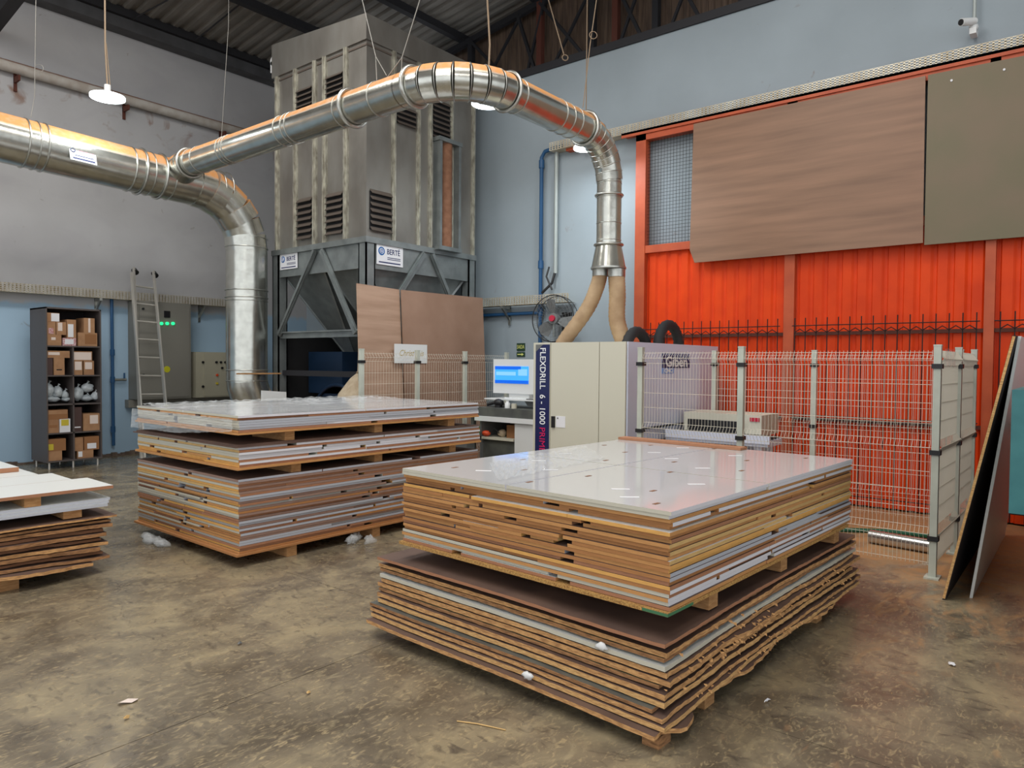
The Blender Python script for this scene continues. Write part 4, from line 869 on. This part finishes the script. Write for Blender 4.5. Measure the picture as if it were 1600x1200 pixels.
def wire(lab,lists,ax,v,mt='steelwire',loops=(),r=.005):
    t=thing('hanger_wire',lab,'wire',on(lists[0][0][0],lists[0][0][1],ax,v))
    for L in lists:
        P=[on(p[0],p[1],ax,v) for p in L]
        if L[0][1]<0:
            d=(P[0]-P[1]).normalized(); k=0
            while P[0].z<rz(P[0].y)-.05 and k<400: P[0]=P[0]+d*.02; k+=1
        MB().tube(P,r,5).build('wire_strand',M[mt],t)
    for (p,rr) in loops: MB().torus(on(p[0],p[1],ax,v),(-.7,-.7,.1),rr,r*.9,12,4).build('wire_loop',M[mt],t)
def up_(p,ax,v):  # extend to the roof
    return p
wire('pale wire left of the collector edge holding the branch duct',[[(560,-60),(566,0),(587,88),(589,131)],[(587,88),(604,118)]],0,XA,'steelwire')
wire('pale wire right of the collector corner holding the branch duct',[[(668,-60),(656,0),(628,90),(627,118)],[(628,90),(600,128)]],0,XA,'steelwire')
wire('thin wire with a loop holding the wide duct at far left',[[(56,-60),(56,0),(54,150),(48,184)]],1,10.0,'steelwire',(((61,107),.05),),.004)
wire('thin wire holding the wide duct near the collector',[[(358,-60),(357,40),(345,232)]],1,9.72,'steelwire',(),.004)
wire('beige cord with a small knot hanging right of the branch elbow',[[(852,-60),(857,0),(881,85)]],0,8.0,'rope',(((883,90),.04),),.009)
wire('beige cord with a ring loop above the right elbow of the branch duct',[[(936,-60),(932,0),(922,70),(911,168)]],0,7.2,'rope',(((927,55),.045),),.006)
# ================================================================ BOARD STACKS
def ordn(n): return {1:'top',2:'second',3:'third',4:'fourth',5:'fifth',6:'sixth',7:'seventh',8:'eighth',9:'ninth',10:'tenth'}.get(n, str(n)+({1:'st',2:'nd',3:'rd'}.get(n%10,'th') if n not in(11,12,13) else 'th'))
EN={'tan':'tan','orange':'pale orange','brown':'brown','dbrown':'dark brown','red':'reddish brown','cream':'cream','white':'white','grey':'grey','pine':'pale yellow','bgrey':'bluish grey','mauve':'mauve brown'}
def frame(ox,oy,ang): return Matrix.Translation((ox,oy,0))@Matrix.Rotation(math.radians(ang),4,'Z')
def bundle(Mx,L,Wd,z0,z1,n,bname,group,palX,palY,spec,topface='lamb',seed=1,slots=.55):
    """n layers of cut panels between z0 and z1. X side = face seen at left (local x=0), Y side = face seen at right (local y=0)."""
    R=random.Random(seed); th=(z1-z0)/n
    for li in range(n):                     # li 0 = top
        zt=z1-li*th; zb=zt-th+.0012
        sp=spec.get(li,{}); rows=sp.get('rows') or R.choice([[],[.5],[.38],[.62],[.33,.7],[.25,.5,.75]])
        rows=[r+R.uniform(-.07,.07) for r in rows] if not sp.get('fix') else rows
        ry=[0]+[r*Wd for r in rows]+[Wd]
        layx=sp.get('x') or R.choice(palX); layy=sp.get('y') or R.choice(palY)
        dx=sp.get('dx',R.uniform(-.006,.006)); dy=sp.get('dy',R.uniform(-.006,.006))
        for i in range(len(ry)-1):
            cols=sp.get('cols') if sp.get('cols') is not None else R.choice([[],[.5],[.4],[.3,.68],[.45,.75],[.22,.5,.8]])
            cx=[0]+[(c+(0 if sp.get('fix') else R.uniform(-.08,.08)))*L for c in cols]+[L]
            exx=layx if (sp.get('x') or R.random()<.6) else R.choice(palX)
            for j in range(len(cx)-1):
                if i>0 and j>0 and li>0: continue      # buried behind the outer pieces
                g=.005 if li==0 else .001
                a=cx[j]+(g if j else dx); c=cx[j+1]-(g if j<len(cx)-2 else -dx)
                if j and i==0 and R.random()<slots and not sp.get('fix'): a+=R.uniform(.02,.10)
                y0=ry[i]+(g if i else dy); y1=ry[i+1]-(g if i<len(ry)-2 else -dy)
                if i and j==0 and R.random()<slots and not sp.get('fix'): y0+=R.uniform(.02,.10)
                if j==0 and R.random()<.35: a+=R.uniform(0,.016)
                if i==0 and R.random()<.3: y0+=R.uniform(0,.014)
                exy=layy if (sp.get('y') or R.random()<.55) else R.choice(palY)
                m_=MB(Mx); m_.box((a,y0,zb),(c,y1,zt),[0,0,2,2,1,1])   # faces: bottom, top, y0, x1, y1, x0
                m_.mi=[0,0,2,1,2,1]
                fc=sp.get('face') or (topface if li==0 or R.random()<.22 else 'face_brown')  # shade of the slots put into the colour: most buried layers get brown faces
                o=m_.build('cut_panel',[M[fc],M['e_'+exx],M['e_'+exy]])
                nr,nc=len(ry)-1,len(cx)-1
                od=lambda q: 'first' if q==1 else ordn(q)
                pos=('near corner' if i==0 and j==0 else 'left end' if i==nr-1 and j==0 else 'right end' if i==0 and j==nc-1 else 'far corner' if i==nr-1 and j==nc-1 else od(nr-i)+' piece along left side' if j==0 else od(j+1)+' piece along right side' if i==0 else od(j+1)+' piece along far side' if i==nr-1 else od(i+1)+' piece along gate side')
                if nr==1 and nc==1: pos='whole sheet'
                elif nr==1: pos='near end' if j==0 else 'far right end' if j==nc-1 else od(j+1)+' strip from left'
                elif nc==1: pos='strip along right side' if i==0 else 'strip along far side' if i==nr-1 else od(i+1)+' strip from front'
                vis=exx if (j==0 and i>0) else exy if (i==0) else None
                lead=(EN[vis]+'-edged' if vis else 'white-faced')
                tag(o,'%s panel, %s, %s layer of %s'%(lead,pos,ordn(li+1),bname),'panel',group)
    return th
def blocks(Mx,pts,z0,z1,where,sx=.09,sy=.09,LL=.5):
    for k,(x,y,w) in enumerate(pts):
        o=MB(Mx).box((x,y,z0+.0005),(x+sx,y+LL,z1-.0005)).build('spacer_block',M['block'])
        tag(o,'softwood spacer block %s, %s'%(w,where),'block','softwood spacer blocks under the panel stacks')
def sheet(Mx,x0,x1,y0,y1,zf,th,edge,face,label,group,rag=.012,seed=1,nx=30,ny=22,tear=()):
    """thin worn sheet with ragged edges following a bending surface zf(x,y)"""
    R=random.Random(seed); vs=[];fs=[];mi=[]
    ph=[R.uniform(0,6.28) for _ in range(6)]
    def rg(t,k): return rag*(.45*math.sin(t*3.1+ph[k])+.3*math.sin(t*11+ph[k+1])+R.uniform(-.3,.3))
    jl=[rg(j/ny*2,0)*.3 for j in range(ny+1)]; jr=[rg(j/ny*2,1) for j in range(ny+1)]; jn=[rg(i/nx*3,2)*1.1 for i in range(nx+1)]; jf=[rg(i/nx*3,3) for i in range(nx+1)]
    for (ta,tb,am) in tear:
        for i in range(nx+1):
            u=i/nx
            if ta<u<tb: jn[i]-=am*math.sin(math.pi*(u-ta)/(tb-ta))*(.6+.4*R.random())
    for top in (0,1):
        for j in range(ny+1):
            for i in range(nx+1):
                u,v=i/nx,j/ny; X=x0+(x1-x0)*u; Y=y0+(y1-y0)*v
                if i==0: X+=jl[j]
                if i==nx: X+=jr[j]
                if j==0: Y+=jn[i]
                if j==ny: Y+=jf[i]
                z=zf(X,Y)+(th if top else 0)
                if i in(0,nx) or j in(0,ny): z+=R.uniform(-.0012,.0012)
                vs.append((X,Y,z))
    N=(nx+1)*(ny+1); I=lambda i,j,t:t*N+j*(nx+1)+i
    for j in range(ny):
        for i in range(nx):
            fs.append((I(i,j,1),I(i+1,j,1),I(i+1,j+1,1),I(i,j+1,1))); mi.append(0)
            fs.append((I(i,j,0),I(i,j+1,0),I(i+1,j+1,0),I(i+1,j,0))); mi.append(0)
    for i in range(nx):
        fs.append((I(i,0,0),I(i+1,0,0),I(i+1,0,1),I(i,0,1))); mi.append(1)
        fs.append((I(i,ny,1),I(i+1,ny,1),I(i+1,ny,0),I(i,ny,0))); mi.append(1)
    for j in range(ny):
        fs.append((I(0,j,1),I(0,j+1,1),I(0,j+1,0),I(0,j,0))); mi.append(1)
        fs.append((I(nx,j,0),I(nx,j+1,0),I(nx,j+1,1),I(nx,j,1))); mi.append(1)
    o=MB(Mx).add(vs,fs,mi).build('worn_sheet',[M[face],M[edge]])
    tag(o,label,'sheet',group); return o
# ---------------------------------------------------------------- front stack
F1=frame(2.764,1.366,-3.3); L1,W1=2.37,1.765
spec={0:dict(rows=[.53],cols=[.42],x='cream',y='white',fix=1,face='lam',dx=-.012,dy=-.01),
 1:dict(rows=[.53],cols=[.42],x='cream',y='white',fix=1,dx=-.012,dy=-.008),
 2:dict(x='tan',y='tan',dx=-.002),3:dict(y='white',x='brown',rows=[.3,.72],dx=.02),4:dict(x='brown',y='brown',rows=[.34,.74],dx=.03,dy=.01),
 5:dict(x='orange',y='tan',rows=[],dx=-.012),6:dict(x='brown',rows=[],y='brown',cols=[.5]),
 7:dict(x='tan',y='red'),8:dict(x='tan',y='pine'),9:dict(x='brown',y='tan'),10:dict(x='brown',y='pine'),11:dict(x='tan',y='tan'),12:dict(x='brown',y='pine'),13:dict(x='tan',y='orange'),14:dict(x='brown',y='orange'),
 15:dict(y='bgrey',x='tan'),16:dict(y='bgrey',x='brown'),17:dict(x='red'),18:dict(y='red'),19:dict(y='white',x='brown'),20:dict(x='cream',y='red'),21:dict(x='tan',y='white'),22:dict(x='cream',y='white'),23:dict(x='red',y='tan')}
bundle(F1,L1,W1,.552,.98,24,'the upper bundle, front stack','cut panels of the front stack',['tan','brown','tan','orange','red'],['tan','brown','pine','red','orange'],spec,seed=11)
o=MB(F1).box((-.02,-.005,.534),(L1-.05,W1+.01,.551)).build('base_sheet',M['chip']); tag(o,'yellow particle board base sheet under the cut panels of the front stack','sheet')
MB(F1).box((-.0215,-.006,.535),(-.019,.12,.548)).box((-.021,-.0065,.535),(.2,-.004,.548)).build('green_paint_mark',M['greenpaint'],o)
for k,v in enumerate(list(o.children)): pass
# marks, hardware slots and glossy strips on the top panels are real inlays and labels
inl=[(.35,.30),(.42,1.20),(.12,.9),(.95,.55),(1.3,.28),(1.75,.45),(2.15,.22),(1.1,1.1),(.75,1.5),(1.55,1.25),(2.05,1.35),(2.2,.9),(1.8,1.6),(.2,1.55),(1.35,.75),(.08,.12),(.5,.8)]
R_=random.Random(3); mk=MB(F1)
for x,y in inl: mk.box((x,y,.9803),(x+.045,y+.018,.9815))
top=[o for o in bpy.data.objects if o.name.startswith('cut_panel')][:4]
mk.build('fitting_holes',M['dbrown'] if 'dbrown' in M else M['e_dbrown'],top[0])
lb=[(.3,.45),(.7,.25),(.8,1.4),(1.25,.5),(1.5,.85),(1.95,.62),(.25,1.35),(.55,1.1),(1.7,1.1),(2.1,1.1),(1.2,1.5),(.15,.3)]
for x,y in lb:
    a=R_.uniform(-.15,.1); m2=MB(F1@Matrix.Translation((x,y,.9806))@Matrix.Rotation(a-.78,4,'Z')).box((-.045,-.012,0),(.045,.012,.0008)); m2.build('paper_strip',M['paper'],top[0])
fm=thing('wrapping_film','crinkled clear plastic film lying on top of the front stack','plastic film',(3.6,2.5,.98))
nx,ny=46,10; vs=[]
for j in range(ny+1):
    for i in range(nx+1): vs.append((.02+1.15*i/nx+.45*j/ny,1.02+.12*i/nx+.5*j/ny,.983+R_.random()*.014))
MB(F1).add(vs,[(j*(nx+1)+i,j*(nx+1)+i+1,(j+1)*(nx+1)+i+1,(j+1)*(nx+1)+i) for j in range(ny) for i in range(nx)]).build('film',M['film'],fm)
o=MB(F1).box((2.25,.72,.981),(2.36,1.77,1.0)).build('edge_strip',M['e_red']); tag(o,'narrow brown strip lying along the far right edge of the front stack','strip')
blocks(F1,[(.40,0.02,'near the front corner'),(1.25,0.02,'in the middle'),(2.12,.02,'toward the gate end'),(.35,1.2,'toward the left end'),(1.3,1.2,'deep inside')],.452,.534,'carrying the upper bundle of the front stack',LL=.45)
# lower worn sheets
F2=frame(2.72,1.375,-2.6)
def warp(x,y,k):   # k from 0 floor .. 1 top
    d=-.028*math.exp(-((x)**2+(y)**2)/.5)*(1-.5*k)
    return d+.012*math.sin(x*1.5+.6)*(1-k*.6)+.009*math.sin(y*2.6+1)*(1-k)
sheets=[ # z, th, dx(near x shift), dy, edge, face, text
 (.075,.018,-.10,-.02,'rough','face_brown','lowest torn sheet, tongue hanging out near the corner'),
 (.100,.020,-.06,-.045,'rough3','face_brown','thick pale sheet, second from the floor'),
 (.128,.018,-.05,-.035,'rough','face_brown','tan sheet, third from the floor'),
 (.154,.010,-.045,.02,'rough2','dkgrey','thin dark faced sheet, fourth from the floor'),
 (.176,.018,-.015,-.03,'rough3','face_brown','pale sheet, fifth from the floor'),
 (.206,.018,-.01,-.02,'rough','face_brown','tan sheet, sixth from the floor'),
 (.236,.014,.01,.015,'rough2','olive','green tinged sheet, seventh from the floor'),
 (.258,.022,.012,-.035,'rough','face_brown','sheet with deeply torn right side, middle of the pile'),
 (.290,.018,.012,-.015,'rough','face_brown','chewed sheet just under the shiny edged one'),
 (.318,.020,.008,-.01,'e_cream','lamb','cream faced sheet with a shiny front edge'),
 (.350,.014,.02,.0,'rough2','olive','dark sheet just above the cream faced one'),
 (.374,.016,.018,-.012,'rough','face_brown','sheet with a red painted corner, third from the pile top'),
 (.400,.012,.05,.012,'rough2','face_brown','thin sheet just beneath the top sheet of the pile'),
 (.426,.016,-.012,-.02,'e_red','face_brown','reddish brown top sheet of the lower pile')]
for k,(z,th,dx,dy,ed,fc,tx) in enumerate(sheets):
    kk=k/13; th=max(th,(sheets[k+1][0]-z)*.76) if k<13 and k!=9 else th
    tear=((.03,.12,.09),(.2,.5,.05),(.62,.9,.04)) if k==0 else ((.2,.5,.03),) if k==7 else ()
    sheet(F2,dx,2.62+(.03*((k*7)%5-2)),dy,1.885+.012*((k*5)%4),lambda x,y,z=z,kk=kk:z+warp(x,y,kk),th,ed,fc,tx+', front stack','worn sheets at the foot of the front stack',rag=.009 if ed.startswith('rough') else .003,seed=20+k,nx=80,ny=36,tear=tear if ed.startswith('rough') else ())
# splinters and crumbs hanging from torn edges
b=MB(F2); R_=random.Random(5)
for k in range(150):
    x=.9+R_.gauss(0,.35) if k%3 else R_.uniform(.05,2.4); z=R_.choice([.262,.27,.245,.29,.12]) if R_.random()<.6 else R_.uniform(.1,.4); y=-.03-R_.random()*.03; s=R_.uniform(.006,.02)
    b.add([(x,y,z),(x+s,y-.004,z+s*.3),(x+s*.6,y-s*.5,z-s*.4),(x+s*.3,y+.01,z+s*.4)],[(0,1,2),(0,2,3),(0,3,1),(1,3,2)])
cr=b.build('edge_splinters',M['rough'],kind='stuff'); tag(cr,'torn fibre splinters along the right side of the front pile','splinters')
blocks(F2,[(.40,0.0,'near the front corner'),(1.9,.0,'toward the gate end'),(.3,1.3,'toward the left end')],0,.068,'under the lowest sheet of the front stack',sx=.1,LL=.4)
o=MB(F2).box((-.05,-.02,.0),(.05,.06,.05)).build('broken_block',M['rough2']); tag(o,'crushed dark block under the near corner of the front stack','block')
for l,x,y,z in (('small torn white foam scrap stuck to the upper left face of the worn pile',.0,.30,.338),('small white scrap on the second sheet of the worn pile',-.075,.66,.122)):
    P=F2@Vector((x-.012,y,z)); t=MB().ball(P,.022,8,5,(.6,1.6,.8),jit=.3).build('foam_scrap',M['white']); tag(t,l,'scrap')
# ---------------------------------------------------------------- wrapped stack (middle)
F3=frame(2.965,5.084,-.9); L3,W3=2.72,1.79
gname='cut panels of the wrapped stack'
bundle(F3,L3,W3,1.045,1.176,7,'the top bundle, wrapped stack',gname,['cream','white','cream','tan'],['bgrey','white','bgrey','red'],{0:dict(x='cream',y='white',rows=[.5],cols=[.45],face='lam',fix=1),1:dict(y='red',x='tan'),2:dict(x='cream',y='bgrey',rows=[.55]),3:dict(y='bgrey',x='cream'),4:dict(y='bgrey'),6:dict(x='tan',y='red')},seed=21)
o=MB(F3).box((-.015,-.01,1.028),(L3,W3+.02,1.044)).build('base_sheet',M['e_tan']); tag(o,'brown base sheet under the top bundle of the wrapped stack','sheet')
blocks(F3,[(.42,0.03,'near the front corner'),(1.35,0.03,'in the middle'),(2.3,.03,'toward the desk'),(.4,1.2,'toward the ladder end')],.952,1.028,'below the top bundle of the wrapped stack')
o=MB(F3).box((-.03,-.005,.930),(L3+.02,W3+.03,.938)).build('cover_sheet',M['face_brown']); tag(o,'thin dark brown cover sheet on the middle bundle of the wrapped stack','sheet')
o=MB(F3).box((-.01,.01,.939),(L3-.2,W3,.951)).build('cover_sheet',M['face_brown']); tag(o,'second thin brown cover sheet lying just under the upper spacer blocks','sheet')
bundle(F3,L3+.02,W3,.775,.929,8,'the middle bundle, wrapped stack',gname,['cream','pine','cream','orange','tan'],['white','red','white','bgrey'],{0:dict(x='cream',y='white'),1:dict(x='pine',y='red'),2:dict(x='cream',y='white'),4:dict(x='pine',y='white'),5:dict(y='red'),6:dict(x='orange',y='white'),7:dict(x='orange',y='red')},seed=22)
o=MB(F3).box((-.02,-.015,.757),(L3+.03,W3+.01,.774)).build('base_sheet',M['e_tan']); tag(o,'light brown base sheet under the middle bundle of the wrapped stack','sheet')
blocks(F3,[(.48,0.03,'near the front corner'),(1.35,0.03,'in the middle'),(2.32,.03,'toward the desk'),(.4,1.2,'toward the ladder end')],.684,.757,'above the lowest bundle of the wrapped stack')
sp={i:dict() for i in range(33)}
for i,(a,c) in {0:('mauve','bgrey'),1:('grey','mauve'),2:('tan','red'),3:('cream','mauve'),4:('orange','red'),5:('pine','mauve'),6:('cream','red'),7:('tan','bgrey'),8:('grey','bgrey'),9:('tan','mauve'),11:('cream','grey'),14:('cream','mauve'),15:('cream','red'),17:('red','bgrey'),19:('grey','mauve'),22:('tan','bgrey'),25:('tan','bgrey'),26:('grey','bgrey'),28:('orange','red'),29:('tan','brown')}.items(): sp[i]=dict(x=a,y=c)
bundle(F3,L3,W3,.108,.683,30,'the lowest bundle, wrapped stack',gname,['tan','cream','grey','brown','orange','red'],['red','mauve','mauve','bgrey','brown'],sp,seed=23,topface='face_brown',slots=.5)
o=MB(F3).box((-.03,-.02,.090),(L3,W3+.02,.107)).build('base_sheet',M['e_brown']); tag(o,'brown base sheet lowest in the wrapped stack','sheet')
blocks(F3,[(.42,0.0,'near the front corner'),(1.30,0.0,'in the middle'),(2.3,.03,'toward the desk'),(.4,1.25,'toward the ladder end')],0,.090,'on the floor under the wrapped stack')
# plastic film and loose ends
fm=thing('wrapping_film','crumpled clear film hanging off the left end of the wrapped stack','plastic film',(2.95,6.4,1.1))
R_=random.Random(9); nx,ny=60,12; vs=[]
for j in range(ny+1):
    for i in range(nx+1):
        y=.04+1.84*i/nx; dz=.17*j/ny*(.55+.45*min(1,y)); vs.append((-.02-.012*(j/ny)-.010*R_.random()-(.02 if i>nx-4 else 0),min(y,1.79),1.155-dz-.008*R_.random()))
MB(F3).add(vs,[(j*(nx+1)+i,j*(nx+1)+i+1,(j+1)*(nx+1)+i+1,(j+1)*(nx+1)+i) for j in range(ny) for i in range(nx)]).build('film',M['film'],fm)
fm=thing('wrapping_film','wrinkled clear film covering the top of the wrapped stack','plastic film',(4.2,6,1.18))
nx,ny=60,34; vs=[]
for j in range(ny+1):
    for i in range(nx+1):
        w=.004+.005*R_.random()+(.02*R_.random() if j>ny-5 or (j>ny-12 and i>nx*.5) else 0); vs.append((.02+2.6*i/nx,.06+1.72*j/ny,1.178+w))
MB(F3).add(vs,[(j*(nx+1)+i,j*(nx+1)+i+1,(j+1)*(nx+1)+i+1,(j+1)*(nx+1)+i) for j in range(ny) for i in range(nx)]).build('film',M['film'],fm)
def crumple(lab,P,r,sc,n=3):
    t=thing('film_scrap',lab,'plastic film',P); b=MB()
    for k in range(n): b.ball((P[0]+R_.uniform(-1,1)*r*sc[0]*.9,P[1]+R_.uniform(-1,1)*r*sc[1]*2.2,r*sc[2]*.55*.8+.004),r*.8,9,6,sc,jit=.35)
    o=b.build('film_wad',M['film'],t)
    for v in o.data.vertices: v.co.z=max(v.co.z,.002-P[2])
    return t
crumple('crumpled clear film on the floor under the left end of the wrapped stack',(2.90,6.35,0),.045,(1.0,2.4,.8),9)
crumple('small clear film wad beside a block under the wrapped stack',(4.05,5.02,0),.06,(1.3,.8,.9),3)
# ---------------------------------------------------------------- left stack
F4=frame(2.26,5.72,180-2.5)     # local x runs away from the right end, local y toward the camera
F4=frame(2.26,5.72,-1.5)@Matrix.Scale(-1,4,(1,0,0))
def lbox(name,a,b,mats,mi,lab,cat='panel',group='boards of the left stack'):
    m_=MB(F4); m_.box(a,b); m_.mi=mi
    m_.f=[f[::-1] for f in m_.f]
    o=m_.build(name,mats); return tag(o,lab,cat,group)
white3=[M['lamb'],M['e_red'],M['e_tan']]
mi_=[0,0,1,1,1,1]
lbox('cut_panel',(-.05,.0,.632),(2.2,.52,.655),white3,mi_,'white board at the near edge on top of the left stack')
lbox('cut_panel',(.06,.524,.632),(2.2,.98,.655),white3,mi_,'white board second from the near edge on top of the left stack')
lbox('cut_panel',(.16,.984,.632),(2.2,1.55,.655),white3,mi_,'white board third from the near edge on top of the left stack')
lbox('cut_panel',(.24,1.554,.632),(2.2,2.05,.655),white3,mi_,'white board at the far edge on top of the left stack')
lbox('cut_panel',(.22,1.25,.657),(2.2,2.15,.695),white3,mi_,'thick white board lying highest at the back of the left stack')
for i,(x,z0,z1,l) in enumerate(((.42,.565,.631,'between its white boards'),(1.3,.565,.631,'near the picture edge'))):
    o=lbox('spacer_block',(x,.02,z0),(x+.10,1.6,z1),[M['block']],[0]*6,'softwood spacer batten of the left stack, '+l,'block')
for k in range(3): lbox('white_sheet',(-.01-.012*k,.0+.01*k,.503+.0205*k),(2.2,1.9,.522+.0205*k),[M['lamb'],M['e_bgrey'],M['e_bgrey']],mi_,'thin white sheet of the left stack, %s of three'%('lowest','middle','uppermost')[k],'sheet')
lbox('spacer_block',(.16,.02,.445),(.28,1.6,.502),[M['block']],[0]*6,'softwood spacer batten above the worn sheets of the left stack','block')
lbox('spacer_block',(1.3,.02,.445),(1.42,1.6,.502),[M['block']],[0]*6,'softwood spacer batten below the white sheets near the picture edge','block')
z=.085
def w4(x,y,k): return .012*math.sin(x*2+k)+.014*math.sin(y*1.7+.8)*(1-k)-.02*math.exp(-(x*x+y*y)/.3)*(1-k)
cols=['rough','rough2','e_dbrown','rough2','rough','e_dbrown','rough2','e_dbrown','rough2','rough2','rough']
for k in range(11):
    th=(.018,.016,.014,.02,.018,.014,.02,.016,.018,.012,.010)[k]
    o=sheet(F4,(.10,-.02,.02,.05,-.01,.03,.0,.02,-.03,-.03,-.07)[k],2.2,(-.03,0,.02,-.01,.0,.02,-.015,.01,-.01,.0,-.02)[k],1.9,lambda x,y,z=z,kk=k/11:z+w4(x,y,kk),th*1.35,cols[k],'face_brown','%s worn sheet of the left stack'%('lowest torn','second lowest','third lowest','fourth lowest','fifth lowest','middle','fifth highest','fourth highest','third highest','second highest','highest')[k],'worn sheets of the left stack',rag=.016,seed=60+k,nx=44,ny=30,tear=((.05,.3,.06),) if k==0 else ())
    me=o.data; me.flip_normals()
    z+=.0325
lbox('spacer_block',(.55,.05,.0),(.67,1.6,.078),[M['block']],[0]*6,'softwood floor batten under the left stack','block')
lbox('spacer_block',(1.7,.05,.0),(1.82,1.6,.078),[M['block']],[0]*6,'softwood floor batten under the left stack near the picture edge','block')
# ---------------------------------------------------------------- floor litter
def scrap(lab,px,py,w,h,mt,name='scrap',rot=0,cat='scrap'):
    P=on(px,py,2,0); R=random.Random(int(px)); n=10; vs=[]
    for k in range(n):
        a=2*math.pi*k/n; r=R.uniform(.7,1.1); x=math.cos(a)*w*r; y=math.sin(a)*h*r
        vs.append((P.x+x*math.cos(rot)-y*math.sin(rot),P.y+x*math.sin(rot)+y*math.cos(rot),.003+R.random()*.012))
    vs.append((P.x,P.y,.02)); fs=[(k,(k+1)%n,n) for k in range(n)]+[tuple(range(n))[::-1]]
    return tag(MB().add(vs,fs).build(name,M[mt]),lab,cat)
scrap('crumpled whitish foil scrap on the open floor at lower left',200,1098,.055,.022,'tape',rot=-.35)
scrap('white scrap on the floor at the right, beyond the worn pile',1487,1040,.03,.018,'paper',rot=.6)
scrap('small yellowish chip on the floor below the foil scrap',198,1124,.018,.008,'e_pine',rot=.4)
scrap('thin white splinter on the floor right of the front stack',1199,1097,.028,.004,'paper',rot=-.2)
scrap('small yellow chip on the floor, near the long floor joint',482,1085,.018,.008,'e_pine',rot=.4)
scrap('dark flat chip on the floor left of the worn pile',375,1007,.02,.009,'greyp',rot=.4)
P=on(714,1128,2,0);Q=on(790,1142,2,0); t=MB().tube([(P.x,P.y,.004),((P.x+Q.x)/2,(P.y+Q.y)/2+.02,.005),(Q.x,Q.y,.004)],.003,5).build('wood_splinter',M['e_pine']); tag(t,'long curved wood splinter on the floor in front of the worn pile','splinter')
b=MB(); R_=random.Random(4)
for k in range(260):
    x=R_.uniform(.6,7.5); y=R_.uniform(.2,6); 
    if (2.6<x<5.5 and 1.2<y<3.3): continue
    s=R_.uniform(.003,.008); a=R_.random()*3
    b.add([(x,y,.001),(x+s*math.cos(a),y+s*math.sin(a),.001),(x+s*.4,y+s*.5,.004)],[(0,1,2),(2,1,0)])
cr=b.build('wood_crumbs',M['e_pine'],kind='stuff'); tag(cr,'fine wood crumbs scattered over the concrete floor','wood chips')
